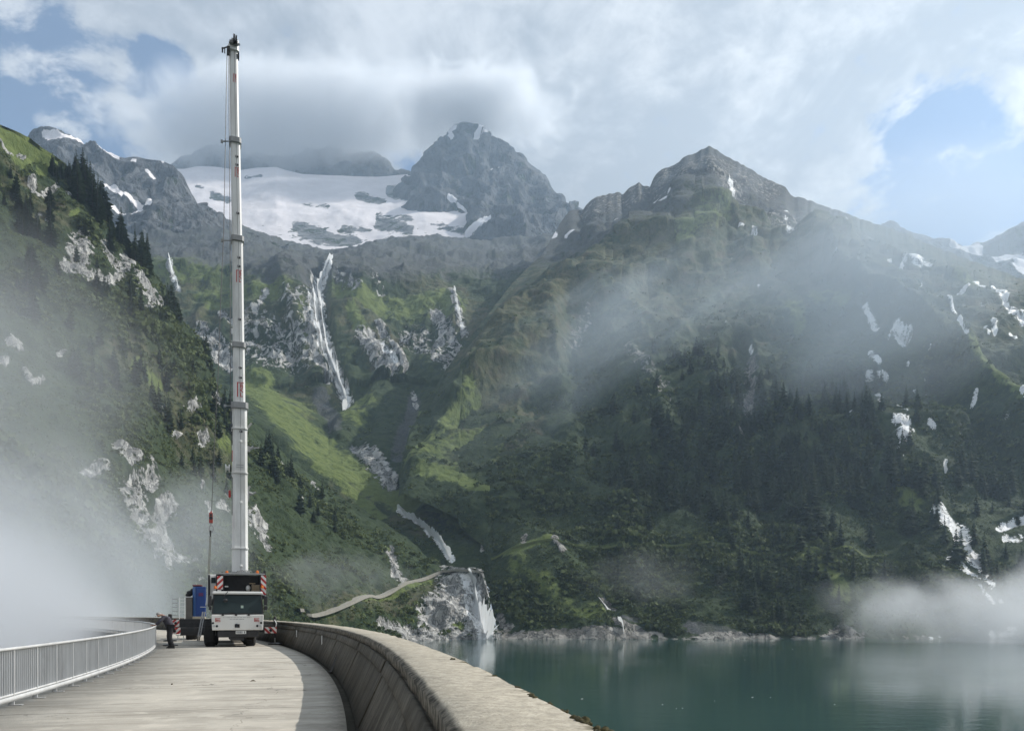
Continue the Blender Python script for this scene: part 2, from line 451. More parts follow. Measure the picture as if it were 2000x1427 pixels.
# --- left hillside -------------------------------------------------
z_low = lambda D: HY + 22.0 * F / D
L_bot = [(-700, z_low(110), 110), (-300, z_low(130), 130), (0, z_low(150), 150), (300, z_low(205), 205), (600, z_low(330), 330), (760, z_low(400), 400), (850, z_low(432), 432), (980, z_low(452), 452)]
L_mid1 = [(-700, 1000, 200), (-300, 1010, 200), (0, 1020, 215), (300, 1090, 275), (600, 1150, 372), (760, 1205, 425), (850, 1215, 446), (980, 1235, 456)]
L_mid2 = [(-700, 620, 320), (-300, 640, 320), (0, 700, 325), (200, 780, 350), (300, 830, 385), (450, 940, 440), (600, 1075, 450), (760, 1140, 462), (850, 1165, 466), (920, 1190, 464), (950, 1225, 458), (980, 1245, 456)]
L_top = [(-700, 0, 430), (-300, 110, 430), (-100, 195, 430), (0, 240, 430), (60, 264, 440), (120, 308, 450), (160, 345, 460), (200, 400, 470), (215, 430, 472), (250, 462, 480), (285, 498, 490), (305, 532, 500), (330, 568, 510),
         (350, 610, 515), (385, 655, 525), (410, 712, 535), (440, 770, 545), (480, 806, 555), (520, 840, 560), (560, 886, 570), (610, 930, 575), (660, 965, 580), (700, 990, 580), (745, 1020, 575), (790, 1048, 560),
         (830, 1080, 540), (862, 1104, 520), (895, 1107, 505), (925, 1101, 495), (938, 1103, 491), (946, 1118, 486), (953, 1145, 479), (960, 1180, 470), (968, 1215, 464), (980, 1252, 457)]
L_rock = [
    ('rock', 14, [(125, 520), (160, 540), (195, 556)]), ('rock', 20, [(150, 470), (150, 515)]), ('rock', 13, [(200, 480), (210, 525)]), ('rock', 16, [(215, 545), (255, 500)]), ('rock', 18, [(260, 560), (280, 600)]),
    ('rock', 7, (262, 615)), ('rock', 9, [(70, 335), (78, 365)]), ('rock', 8, [(95, 362), (120, 350)]), ('rock', 4, [(0, 277), (25, 290)]), ('rock', 5, [(40, 285), (50, 292)]), ('rock', 7, (142, 370)), ('rock', 6, (200, 407)),
    ('rock', 6, (80, 412)), ('rock', 5, (97, 420)), ('rock', 11, [(15, 680), (30, 690)]), ('rock', 8, (112, 708)), ('rock', 6, [(42, 738), (54, 762), (77, 754)]), ('rock', 8, (4, 719)), ('rock', 7, [(312, 790), (316, 805)]),
    ('rock', 11, [(355, 800), (368, 810)]), ('rock', 6, [(378, 855), (388, 872)]), ('rock', 4, [(340, 840), (350, 850)]), ('rock', 6, [(412, 775), (416, 795)]), ('rock', 9, [(216, 880), (250, 912)]), ('rock', 11, [(281, 912), (293, 950)]),
    ('rock', 26, [(258, 955), (293, 1035), (345, 1085)]), ('rock', 12, [(318, 980), (330, 1010)]), ('rock', 12, (239, 960)), ('rock', 13, [(165, 925), (195, 915)]), ('rock', 9, (393, 945)), ('rock', 7, [(388, 1000), (396, 1015)]),
    ('rock', 8, [(384, 1080), (396, 1125)]), ('rock', 7, [(430, 985), (440, 1000)]), ('rock', 13, [(495, 1000), (512, 1025)]), ('rock', 8, [(515, 1040), (530, 1065)]), ('rock', 4, [(612, 940), (617, 965)]), ('rock', 5, [(547, 895), (555, 908)]),
    ('rock', 3, [(571, 972), (576, 990)]), ('rock', 7, [(762, 1075), (778, 1112)]), ('rock', 9, [(775, 1110), (790, 1122)]),
    ('rock', 44, [(905, 1140), (925, 1245)], 1.4), ('rock', 40, [(860, 1195), (880, 1245)], 1.3), ('water_glint', 8, [(914, 1112), (926, 1145), (938, 1185), (952, 1222), (960, 1246)], 1.3), ('water_glint', 13, [(940, 1195), (952, 1246)], 1.3), ('water_glint', 7, [(903, 1120), (912, 1150), (924, 1200)], .9), ('rock', 16, [(770, 1232), (830, 1242)], 1.2), ('rock', 34, [(905, 1135), (925, 1225), (935, 1245)]), ('rock', 34, [(870, 1185), (860, 1240)]), ('rock', 16, [(800, 1225), (830, 1244)]), ('rock', 12, [(738, 1222), (800, 1240)]), ('rock', 16, [(900, 1115), (940, 1112)]),
    ('rock', 12, (880, 1130)), ('rock', -26 + 40, (900, 1212), -1.0),
    ('grass', 20, [(0, 262), (55, 292)]), ('grass', 12, [(0, 246), (70, 278), (110, 305)]), ('grass', 12, [(-300, 130), (0, 250)]), ('grass', 9, (148, 415)), ('grass', 12, (95, 312)), ('grass', 12, [(250, 720), (300, 760)], .7), ('grass', 14, [(420, 870), (450, 900)], .7),
    ('heath', 40, [(0, 320), (120, 420)], .7), ('heath', 40, [(230, 700), (420, 900)], .8), ('heath', 26, [(640, 1190), (840, 1150)], .8), ('grass', 7, [(640, 1196), (840, 1126)], .8), ('grass', 9, [(885, 1208), (905, 1216)])]
def L_base(A, px, py, P): shore_rock(A, px, py, P, -8.5, 5.0)
left_hill = sheet('L', 'hillside', cols_for(-700, 980, 2.4), [L_bot, L_mid1, L_mid2, L_top], 2.3, 14,
                  [(95, 6.5, 3, .5, False, 3), (34, 3.4, 4, .5, False, 11), (12, 1.9, 3, .7, False, 5)], L_rock,
                  ridges=[([(120, 300), (260, 640), (420, 900)], 40, 4.0), ([(880, 1120), (900, 1250)], 40, 3.0), ([(200, 400), (290, 620), (380, 760)], 26, 4)],
                  base=L_base, rock_amp=(3.0, 11), extra=lambda px, py, P: np.clip((py - np.interp(px, [p[0] for p in L_top], [p[1] for p in L_top])) / 25, .35, 1))
tag(left_hill, kind='structure')
left_hill.data.materials.append(ground_mat('hillside_ground', 1.0, rock=((0.12, 0.122, 0.122), (0.56, 0.55, 0.52))))

# --- hanging valley with the cliff step -----------------------------
V0 = [(200, 1080, 640), (480, 1040, 640), (700, 1100, 600), (860, 1150, 535), (960, 1150, 525), (1180, 1150, 545)]
V1 = [(200, 920, 760), (480, 830, 720), (560, 870, 700), (640, 930, 690), (700, 970, 680), (760, 1005, 650), (830, 1045, 610), (880, 1085, 570), (960, 1090, 560), (1180, 1070, 580)]
V2 = [(200, 720, 1000), (480, 742, 950), (520, 752, 940), (580, 785, 925), (640, 832, 900), (690, 806, 920), (740, 775, 955), (800, 750, 990), (870, 700, 1030), (930, 640, 1080), (1000, 600, 1150), (1180, 560, 1250)]
V3 = [(200, 520, 1200), (300, 515, 1200), (400, 530, 1190), (500, 525, 1190), (560, 530, 1200), (620, 525, 1220), (650, 520, 1240), (720, 530, 1230), (800, 540, 1240), (880, 550, 1270), (930, 560, 1300), (1000, 540, 1400), (1180, 500, 1500)]
V4 = [(200, 450, 1850), (300, 440, 1850), (400, 426, 1850), (440, 438, 1880), (470, 448, 1920), (540, 470, 1980), (610, 487, 2040), (650, 495, 2070), (700, 488, 2060), (740, 472, 2040), (800, 464, 2040), (870, 472, 2040), (960, 478, 2040), (1050, 470, 2040), (1180, 440, 2000)]
V_str = [
    ('grass', 26, [(485, 750), (520, 785), (580, 845), (650, 905), (720, 945), (800, 988)]), ('grass', 13, [(620, 915), (700, 980), (748, 1008)]), ('grass', 20, (515, 748)), ('grass', 22, [(800, 962), (900, 1012)]),
    ('grass', 11, [(778, 890), (815, 815)]), ('grass', 22, [(310, 532), (560, 545)], .8), ('grass', 24, [(400, 580), (560, 590)], .7), ('grass', 20, [(630, 550), (760, 610)], .8), ('grass', 26, [(780, 600), (885, 605)], .85), ('grass', 14, [(690, 620), (730, 700)], .8), ('grass', 14, [(590, 620), (600, 690)], .6),
    ('grass', 22, [(690, 830), (720, 800)], .6), ('grass', 16, [(560, 790), (620, 810)], .6), ('heath', 40, [(820, 560), (920, 640)], .85), ('heath', 70, [(320, 560), (560, 600)], .75), ('heath', 40, [(660, 580), (760, 700)], .8), ('heath', 30, [(590, 600), (610, 720)], .8), ('heath', 30, [(560, 790), (640, 790)], .8), ('heath', 30, [(660, 960), (830, 1020)], .7),
    ('rock', 13, [(622, 545), (618, 600), (640, 690), (680, 790)]), ('rock', 9, [(600, 640), (612, 700), (640, 760)]), ('rock', 18, [(715, 670), (760, 740)]), ('rock', 8, [(740, 640), (795, 750)]), ('rock', 13, [(850, 620), (895, 690)], .9), ('rock', 8, [(880, 580), (910, 660)], .9),
    ('water_glint', 9, [(640, 532), (622, 556), (620, 600)]), ('water_glint', 11, [(620, 590), (632, 650), (642, 690), (662, 745), (680, 785)]), ('water_glint', 5, [(608, 610), (614, 660), (630, 700)], .9), ('water_glint', 6, [(780, 996), (828, 1030), (850, 1055), (868, 1078), (884, 1100)]), ('water_glint', 4, [(884, 572), (890, 610), (908, 650)], .9), ('water_glint', 5, [(745, 700), (770, 735)], .8), ('water_glint', 4, [(338, 530), (342, 550), (352, 574)]),
    ('rock', 6, [(335, 535), (350, 570)]), ('rock', 18, [(400, 650), (440, 700)], .9), ('rock', 7, [(490, 640), (520, 590)], .8), ('rock', 9, [(872, 640), (860, 720)], .9), ('rock', 6, [(430, 610), (470, 650)]), ('rock', 10, [(660, 550), (700, 575)], .6), ('rock', 8, [(730, 555), (745, 575)], .6),
    ('rock', 18, [(715, 895), (765, 940)]), ('rock', 7, [(690, 880), (740, 930)], .9), ('scree', 17, [(655, 840), (625, 785)], .9), ('scree', 12, [(812, 790), (790, 850), (775, 900)], .85), ('rock', 5, [(810, 775), (815, 800)], .9), ('rock', 7, [(900, 990), (950, 1030)], .9), ('rock', 5, [(952, 1035), (945, 1090)], .9),
    ('scree', 60, [(200, 460), (420, 470), (600, 525)]), ('scree', 50, [(660, 515), (850, 500), (1100, 490)]), ('rock', 46, [(500, 660), (580, 690)], .62), ('rock', 26, [(800, 660), (890, 720)], .6), ('rock', 20, [(560, 610), (600, 620)], .5),
    ('snow', 4, [(383, 428), (405, 442)]), ('snow', 3, (366, 424)), ('snow', 2.5, [(497, 446), (510, 456)]), ('snow', 3, (446, 441)), ('snow', 2, [(535, 465), (548, 471)]), ('snow', 10, [(945, 468), (958, 458)], .9), ('snow', 3, [(700, 483), (735, 468)]), ('snow', 3, [(560, 470), (610, 484), (650, 490), (690, 486)], .9)]
valley = sheet('V', 'valley_terrain', cols_for(200, 1180, 2.2), [V0, V1, V2, V3, V4], 2.1, 5,
               [(160, 9, 3, .45, True, 21), (50, 5.0, 5, .45, True, 24), (16, 2.0, 3, .7, False, 25)], V_str,
               ridges=[([(745, 772), (700, 822), (668, 850)], 26, 16), ([(745, 772), (760, 850), (730, 890)], 40, 10), ([(625, 540), (640, 690), (680, 790)], 22, -14), ([(560, 540), (590, 640), (630, 760)], 40, 14), ([(700, 600), (780, 760)], 40, 10)],
               rock_amp=(7.0, 26), extra=lambda px, py, P: np.where(py > 760, .45, 1.0))
tag(valley, kind='structure')
valley.data.materials.append(ground_mat('valley_ground', 2.3))

# --- glacier, headwall and peaks -----------------------------------
def full(kind, v):
    def f(A, px, py, P): A[kind][:] = v
    return f
def G_base(A, px, py, P): A['snow'][:] = np.clip(1.05 - np.clip((py - 395) / 100, 0, 1) * 0.55, 0, 1); A['rock'][:] = 0.75
G_str = [('snow', 9, [(703, 386), (745, 394)], -1.0), ('snow', 11, [(765, 374), (800, 386)], -1.0), ('snow', 6, [(760, 370), (768, 380)], -1.0), ('snow', 7, [(415, 380), (445, 388)], -.8), ('snow', 5, [(385, 362), (395, 366)], -.7), ('snow', 4, [(480, 346), (510, 344)], -.7),
         ('snow', 6, [(595, 402), (640, 404)], -.5), ('snow', 10, [(580, 440), (640, 462)], -.75), ('snow', 8, [(740, 424), (800, 430)], -.5), ('snow', 9, [(740, 440), (800, 450)], -.7), ('snow', 14, [(600, 455), (690, 475)], -.6), ('snow', 6, [(670, 445), (720, 448)], -.5), ('snow', 9, [(850, 440), (900, 455)], -.4),
         ('snow', 5, [(560, 470), (610, 484), (650, 490), (690, 486), (740, 466)], 1.0), ('snow', 22, [(860, 410), (930, 432)], .9), ('snow', 5, [(800, 440), (880, 462), (935, 474)], .9)]
glacier = sheet('G', 'glacier_basin', cols_for(250, 1000, 2.2), [[(250, 560, 2050), (1000, 560, 2050)], [(250, 500, 2180), (1000, 500, 2160)],
                [(250, 330, 2900), (360, 331, 2900), (385, 326, 2920), (420, 325, 2950), (470, 332, 2980), (500, 328, 3000), (540, 326, 3000), (560, 333, 3000), (590, 340, 3000), (650, 343, 3000), (740, 345, 3000), (800, 341, 2950), (830, 342, 2900), (1000, 350, 2900)]],
                1.8, 4, [(260, 10, 4, .6, False, 31), (60, 2.2, 4, .8, False, 33)], G_str, base=G_base, back=(0.02, -0.02),
                extra=lambda px, py, P: np.where(py < 345, .25, 1.0))
tag(glacier, kind='structure')
glacier.data.materials.append(ground_mat('glacier_ground', 10.0, rock=((0.10, 0.105, 0.11), (0.20, 0.205, 0.21)), snow=(0.70, 0.665, 0.675), bump=.2))
ridge = sheet('W', 'ridge', cols_for(200, 920, 2.4), [[(200, 430, 2980), (920, 430, 2980)], [(200, 430, 3200), (310, 375, 3200), (345, 330, 3200), (365, 312, 3220), (390, 303, 3250), (430, 294, 3250), (480, 300, 3250), (530, 312, 3250), (600, 306, 3250), (650, 302, 3250), (700, 305, 3220),
              (735, 316, 3200), (768, 340, 3180), (800, 344, 3150), (920, 350, 3150)]], 2.2, 2, [(220, 26, 5, .4, True, 41), (60, 8, 3, .5, True, 42)], [], base=full('rock', 1.0))
tag(ridge, kind='structure')
far_rock = ground_mat('far_rock', 13.0, rock=((0.045, 0.050, 0.056), (0.105, 0.110, 0.118)))
ridge.data.materials.append(far_rock)
P_top = [(785, 350, 2950), (812, 338, 2950), (820, 318, 2960), (835, 301, 2970), (855, 284, 2980), (872, 268, 3000), (888, 252, 3000), (905, 240, 3000), (922, 246, 3000), (945, 258, 3000), (962, 268, 3000), (985, 283, 3000), (1012, 301, 2980), (1030, 318, 2960), (1048, 332, 2940), (1068, 352, 2920), (1085, 378, 2900), (1092, 398, 2880), (1108, 412, 2860), (1130, 414, 2850), (1160, 430, 2840), (1250, 470, 2800)]
def jagged(top, amp, lo, hi):
    rj = random.Random(4); out = []
    for (x0, y0, d0), (x1, y1, d1) in zip(top[:-1], top[1:]):
        n = max(1, int((x1 - x0) / 5)) if lo < x0 < hi else 1
        for i in range(n):
            f = i / n; out.append((x0 + (x1 - x0) * f, y0 + (y1 - y0) * f + (rj.uniform(-amp, amp) if i else 0), d0 + (d1 - d0) * f))
    return out + [top[-1]]
P_top = jagged(P_top, 4.5, 800, 1110)
P_bot = [(785, 372, 2760), (810, 392, 2640), (818, 402, 2600), (838, 410, 2570), (865, 402, 2600), (900, 402, 2600), (925, 412, 2560), (938, 430, 2480), (934, 452, 2380), (950, 470, 2300), (985, 480, 2240), (1050, 495, 2180), (1250, 520, 2100)]
P_low = [(x, y + 45, D - 30) for x, y, D in P_bot]
peak = sheet('P', 'rocky_mountain', cols_for(785, 1250, 2.0), [P_low, P_bot, P_top], 1.9, 2, [(300, 40, 6, .4, True, 51), (70, 13, 4, .45, True, 52)],
             [('snow', 5, [(891, 262), (888, 282)]), ('snow', 4, [(934, 276), (930, 288)]), ('snow', 2, (945, 283)), ('snow', 2, (897, 330)), ('snow', 2, [(960, 330), (962, 324)]), ('snow', 5, [(880, 405), (925, 425)], .8), ('snow', 8, [(945, 470), (958, 458)]), ('snow', 3, (975, 325)),
              ('scree', 40, [(960, 440), (1100, 480)], .7)], base=full('rock', 1.0), extra=lambda px, py, P: np.clip((py - np.interp(px, [p[0] for p in P_top], [p[1] for p in P_top])) / 30, .15, 1))
tag(peak, kind='structure')
peak.data.materials.append(far_rock)
H_top = [(-120, 340, 1900), (50, 282, 1900), (75, 270, 1900), (90, 263, 1900), (115, 262, 1900), (138, 268, 1900), (152, 276, 1900), (170, 288, 1900), (200, 297, 1900), (232, 313, 1850), (245, 312, 1850), (262, 307, 1850), (280, 308, 1850), (300, 311, 1850), (320, 314, 1850), (338, 322, 1850), (356, 340, 1850), (372, 362, 1850), (384, 386, 1850), (396, 412, 1860), (425, 424, 1880), (470, 452, 1900), (560, 490, 1900)]
left_peak = sheet('H', 'mountain', cols_for(-120, 560, 2.2), [[(-120, 600, 1450), (560, 600, 1450)], [(-120, 480, 1650), (200, 440, 1640), (390, 428, 1700), (560, 500, 1700)], H_top], 2.0, 2,
                  [(200, 24, 5, .4, True, 61), (50, 8, 4, .5, True, 62)],
                  [('snow', 7, [(100, 288), (150, 296), (190, 305), (228, 318)]), ('snow', 6, [(212, 368), (245, 388), (262, 402)]), ('snow', 6, [(288, 396), (300, 424)]), ('snow', 6, [(225, 424), (280, 436)]), ('snow', 5, (262, 316)), ('snow', 3, [(285, 328), (298, 335)]), ('snow', 3, (318, 314)), ('snow', 5, [(262, 402), (300, 424)]), ('scree', 40, [(220, 420), (330, 440)], .7)],
                  base=full('rock', 1.0), extra=lambda px, py, P: np.clip((py - np.interp(px, [p[0] for p in H_top], [p[1] for p in H_top])) / 16, .3, 1))
tag(left_peak, kind='structure')
left_peak.data.materials.append(ground_mat('left_peak_rock', 8.0, rock=((0.05, 0.055, 0.06), (0.15, 0.155, 0.16)), snow=(.8, .76, .76)))
F_top = [(1560, 520, 2300), (1660, 480, 2300), (1700, 462, 2300), (1722, 443, 2300), (1737, 436, 2300), (1750, 443, 2300), (1775, 452, 2300), (1802, 457, 2300), (1830, 471, 2300), (1860, 477, 2350), (1890, 485, 2400), (1905, 476, 2400), (1925, 472, 2400), (1950, 462, 2400), (1972, 448, 2400), (2000, 430, 2400), (2060, 390, 2400), (2200, 330, 2400), (2500, 300, 2400), (2700, 320, 2400)]
far_ridge = sheet('F', 'far_mountain', cols_for(1560, 2700, 2.4), [[(1560, 660, 1800), (2700, 660, 1800)], F_top], 2.4, 1, [(240, 26, 5, .4, True, 71), (60, 8, 3, .5, True, 72)],
                  [('snow', 13, [(1850, 496), (1905, 506)]), ('snow', 11, [(1925, 522), (2010, 530)]), ('snow', 16, [(1990, 540), (2300, 600)])], base=full('rock', 1.0), extra=lambda px, py, P: np.clip((py - np.interp(px, [p[0] for p in F_top], [p[1] for p in F_top])) / 16, .3, 1))
tag(far_ridge, kind='structure')
far_ridge.data.materials.append(far_rock)

# --- right mountain -------------------------------------------------
R_bot = [(780, 985, 630), (830, 1010, 610), (900, 1045, 585), (950, 1075, 555), (957, 1110, 530), (962, 1150, 510), (968, 1215, 470), (975, z_low(450), 450), (1200, z_low(450), 450), (1600, z_low(450), 450), (2000, z_low(455), 455), (2800, z_low(470), 470)]
R1 = [(780, 955, 650), (830, 980, 640), (900, 1012, 610), (950, 1040, 575), (957, 1075, 550), (962, 1092, 540), (975, 1090, 534), (1000, 1078, 535), (1090, 1090, 530), (1200, 1084, 530), (1300, 1079, 535), (1400, 1078, 535), (1500, 1077, 535), (1640, 1073, 530), (1700, 1065, 535), (1800, 1060, 545), (2000, 1060, 560), (2800, 1000, 600)]
R2 = [(780, 943, 662), (800, 885, 720), (840, 862, 755), (900, 870, 760), (1000, 860, 740), (1200, 850, 720), (1400, 840, 710), (1700, 830, 700), (2000, 820, 700), (2800, 760, 720)]
R3 = [(780, 936, 670), (800, 852, 745), (840, 790, 815), (870, 735, 870), (930, 680, 940), (1000, 660, 950), (1200, 640, 950), (1400, 620, 930), (1700, 610, 880), (1900, 640, 840), (2000, 660, 820), (2800, 650, 820)]
R_top = [(780, 930, 680), (800, 842, 760), (840, 780, 830), (870, 725, 890), (930, 645, 990), (1000, 555, 1150), (1060, 495, 1260), (1098, 430, 1420), (1112, 412, 1460), (1125, 410, 1470), (1138, 413, 1480), (1145, 402, 1480), (1155, 392, 1480), (1172, 384, 1480), (1190, 378, 1480), (1210, 376, 1480), (1216, 381, 1480), (1228, 368, 1480),
         (1240, 362, 1480), (1248, 356, 1480), (1256, 364, 1480), (1270, 366, 1480), (1276, 350, 1480), (1286, 337, 1490), (1300, 328, 1490), (1322, 320, 1490), (1340, 306, 1490), (1358, 301, 1500), (1370, 293, 1500), (1385, 286, 1500), (1394, 292, 1500), (1410, 302, 1490), (1430, 313, 1480), (1452, 322, 1470), (1475, 336, 1460),
         (1495, 348, 1450), (1520, 360, 1430), (1534, 366, 1420), (1543, 380, 1410), (1552, 386, 1400), (1566, 386, 1390), (1600, 400, 1370), (1650, 416, 1320), (1690, 432, 1290), (1725, 443, 1250), (1770, 456, 1200), (1830, 485, 1150), (1880, 505, 1110), (1925, 521, 1080), (1960, 532, 1040), (2000, 547, 1000), (2200, 610, 930), (2800, 640, 900)]
R_str = [
    ('heath', 36, [(1110, 600), (1000, 660), (920, 720)], .95), ('heath', 40, [(1020, 830), (900, 900)], .95), ('heath', 34, [(1100, 690), (950, 790)], .8), ('grass', 15, [(820, 948), (900, 962), (950, 985)]), ('grass', 18, [(805, 905), (860, 860), (930, 800)], .7), ('grass', 30, [(850, 900), (960, 880)], .65), ('heath', 40, [(1390, 460), (1250, 520)], .9), ('grass', 22, [(1400, 450), (1340, 500)], .6),
    ('heath', 50, [(1200, 560), (1300, 640)], .75), ('grass', 16, [(1540, 640), (1560, 660)], .8), ('grass', 14, [(1590, 620), (1640, 630)], .7), ('grass', 10, [(1840, 570), (1900, 600)], .7), ('grass', 7, [(1865, 730), (1960, 850)], .8), ('grass', 16, [(1745, 960), (1790, 1000)], .8), ('heath', 50, [(1500, 500), (1750, 600)], .7),
    ('grass', 3, [(1095, 1088), (1200, 1083), (1300, 1079), (1500, 1077), (1600, 1074)]), ('grass', 2.5, [(1600, 1074), (1700, 1066)]), ('grass', 18, [(1570, 1080), (1620, 1130), (1650, 1170)], .8), ('grass', 8, [(990, 1092), (1070, 1086)], .9), ('grass', 22, [(1010, 1110), (1080, 1180)], .6), ('grass', 20, [(1100, 1200), (1160, 1215)], .6), ('rock', 9, [(1085, 1088), (1098, 1108)]), ('rock', 8, (1022, 1074)),
    ('rock', 8, [(1180, 1192), (1195, 1203)], .9), ('scree', 4, [(1200, 1220), (1245, 1216)]), ('rock', 10, [(1200, 1225), (1250, 1240)]), ('scree', 12, [(1345, 1228), (1430, 1246)]), ('rock', 6, [(1080, 1242), (1290, 1243)], .9), ('rock', 14, [(980, 1215), (1000, 1245)], .8), ('rock', 9, [(1550, 1242), (1690, 1236)], .9), ('rock', 8, [(1490, 1242), (1520, 1240)], .8), ('rock', 10, [(1630, 1222), (1670, 1236)], .9),
    ('scree', 60, [(1130, 420), (1385, 340), (1600, 420)], 1.0), ('rock', 30, [(1150, 410), (1385, 330), (1500, 370)], .42), ('scree', 60, [(1080, 470), (1300, 430)], .75), ('rock', 22, [(1405, 360), (1435, 410)], .85), ('rock', 16, [(1480, 440), (1700, 480)], .45),
    ('water_glint', 5, [(1418, 378), (1430, 400)], .8), ('water_glint', 4, (1404, 395), .7), ('rock', 12, [(1466, 720), (1464, 800)], .8), ('rock', 10, [(1452, 840), (1446, 880)], .8), ('rock', 16, [(1230, 720), (1300, 790)], .45), ('rock', 14, [(1150, 640), (1110, 700)], .45),
    ('snow', 5, [(1035, 480), (1062, 468), (1085, 458)]), ('snow', 4, (1046, 455)), ('snow', 3.5, [(1106, 463), (1118, 455)]), ('snow', 4, [(1196, 452), (1222, 436)]), ('snow', 3.5, [(1272, 430), (1292, 412)]), ('snow', 5, [(1300, 432), (1316, 408)]), ('snow', 3, (1012, 505))]
for w_, p_ in [(4, (1530, 430)), (4, (1528, 444)), (4, (1536, 470)), (4, (1530, 486)), (5, [(1595, 468), (1615, 462)]), (7, [(1760, 535), (1788, 550)]), (6, (1730, 543)), (7, [(1748, 556), (1756, 546)]), (5, (1720, 554)), (5, [(1797, 552), (1804, 558)]), (6, [(1735, 586), (1743, 600)]), (4, (1787, 590)), (8, [(1760, 624), (1776, 614)]),
               (5, [(1681, 652), (1690, 665), (1702, 684)]), (9, [(1733, 696), (1754, 712)]), (8, [(1808, 668), (1836, 694)]), (5, [(1796, 668), (1802, 676)]), (5, [(1843, 712), (1858, 728)]), (7, [(1922, 606), (1945, 622), (1955, 642), (1985, 656)]), (4, [(1888, 594), (1906, 604)]), (4, [(1860, 612), (1878, 604)]), (5, (1905, 632)), (6, [(1926, 662), (1930, 682)]), (4, [(1912, 672), (1918, 682)]), (5, [(1960, 686), (1966, 696)]),
               (6, [(1694, 724), (1708, 736)]), (7, [(1690, 756), (1724, 756)]), (7, [(1711, 786), (1713, 796)]), (3, (1796, 735)), (3, (1795, 750)), (3, (1799, 762)), (4, (1781, 776)), (4, (1806, 783)), (5, [(1748, 812), (1762, 824)]), (6, [(1738, 840), (1756, 848)]), (11, [(1738, 866), (1756, 872)]), (11, [(1744, 888), (1756, 892)]), (8, [(1746, 905), (1752, 915)]), (4, [(1889, 806), (1890, 818)]), (4, [(1958, 846), (1982, 872)]), (4, [(1800, 866), (1812, 872)]),
               (4, (1944, 863)), (4, (1530, 806)), (3, (1526, 830)), (3.5, [(1464, 692), (1468, 700)]), (4, (1440, 474)), (5, [(1464, 478), (1470, 498)]), (3.5, (1478, 580)), (3, (1462, 655)), (3, (1416, 668)), (3, (1426, 524)), (4, [(1654, 800), (1656, 840)]), (3, (1710, 850)), (3, (1694, 836)), (3, (1712, 836)), (4, (1770, 880)), (4, [(1838, 922), (1842, 932)]), (3, (1722, 706)), (3, (1762, 744)), (3, (1636, 526)), (3, (1660, 522)), (3, (1620, 565)),
               (16, [(1826, 1012), (1868, 1040), (1890, 1056)]), (14, [(1876, 1068), (1924, 1090)]), (9, [(1925, 1106), (1938, 1140)]), (7, [(1858, 1084), (1890, 1104), (1912, 1122)]), (9, [(1950, 1034), (2010, 1014)]), (7, [(1962, 1052), (1990, 1056)]), (5, [(1915, 1140), (1938, 1180)]), (6, (1955, 1172)), (10, [(1940, 1238), (1975, 1232)]), (5, (1820, 1240)), (6, (1838, 1238))]:
    R_str.append(('water_glint', w_ * .85, p_, 1.0))  # sun glints on wet rock, painted as bright patches
def R_base(A, px, py, P):
    A['heath'][:] = np.clip((830 - py) / 260, 0, 1) * 0.5
    A['scree'][:] = np.clip((470 - py) / 80, 0, 1) * 0.5
    shore_rock(A, px, py, P, -11.0, 3.0, 2.0)
R_top = jagged(R_top, 2.2, 1100, 2000)
right_mtn = sheet('R', 'lakeside_mountain', cols_for(780, 2800, 2.4), [R_bot, R1, R2, R3, R_top], 2.3, 10,
                  [(260, 15, 3, .35, True, 81), (90, 9, 4, .4, True, 82), (28, 3.2, 4, .5, False, 83), (10, 1.2, 3, .7, False, 84)], R_str,
                  ridges=[([(1385, 310), (1350, 480), (1100, 610), (900, 770)], 80, 18), ([(1590, 480), (1640, 560), (1745, 650), (1850, 735), (1985, 890)], 46, 26), ([(1720, 930), (1790, 990), (1840, 1040)], 40, 14), ([(1560, 1060), (1620, 1130), (1670, 1200)], 40, 12), ([(1040, 1090), (1110, 1170), (1180, 1225)], 70, 12),
                          ([(1195, 1100), (1195, 1220)], 22, -9), ([(1830, 760), (1960, 900)], 40, -20), ([(1440, 700), (1500, 1000)], 36, -14), ([(1720, 1060), (1800, 1220)], 60, -10), ([(1130, 640), (1180, 900)], 60, -12), ([(1500, 860), (1420, 1050)], 40, 10), ([(1290, 840), (1210, 1060)], 44, 9)],
                  base=R_base, rock_amp=(5.0, 20),
                  extra=lambda px, py, P: np.clip((py - np.interp(px, [p[0] for p in R_top], [p[1] for p in R_top]) - 10) / 80, .04, 1) * np.interp(P[:, 2], [-20, 5, 60, 250], [.18, .3, .55, 1.0]))
tag(right_mtn, kind='structure')
right_mtn.data.materials.append(ground_mat('lakeside_ground', 1.9, rock=((0.075, 0.075, 0.07), (0.36, 0.345, 0.315))))

# --- ground far below the dam and out to the horizon --------------------
gb = MB(); gb.add([(-3600, -500, -62), (3600, -500, -62), (3600, 3900, -62), (-3600, 3900, -62)], [(0, 1, 2, 3)])
ground = gb.build('ground', ground_mat('valley_floor', 3.0)); tag(ground, kind='structure')

# ------------------------------------------------------------------ lake
DC, RW, RR = (-148.0, -21.7), 149.3, 143.8            # centre of the dam's arc, parapet foot, railing line
def arc(r, a, z=0.0): return (DC[0] + r * math.cos(a), DC[1] + r * math.sin(a), z)

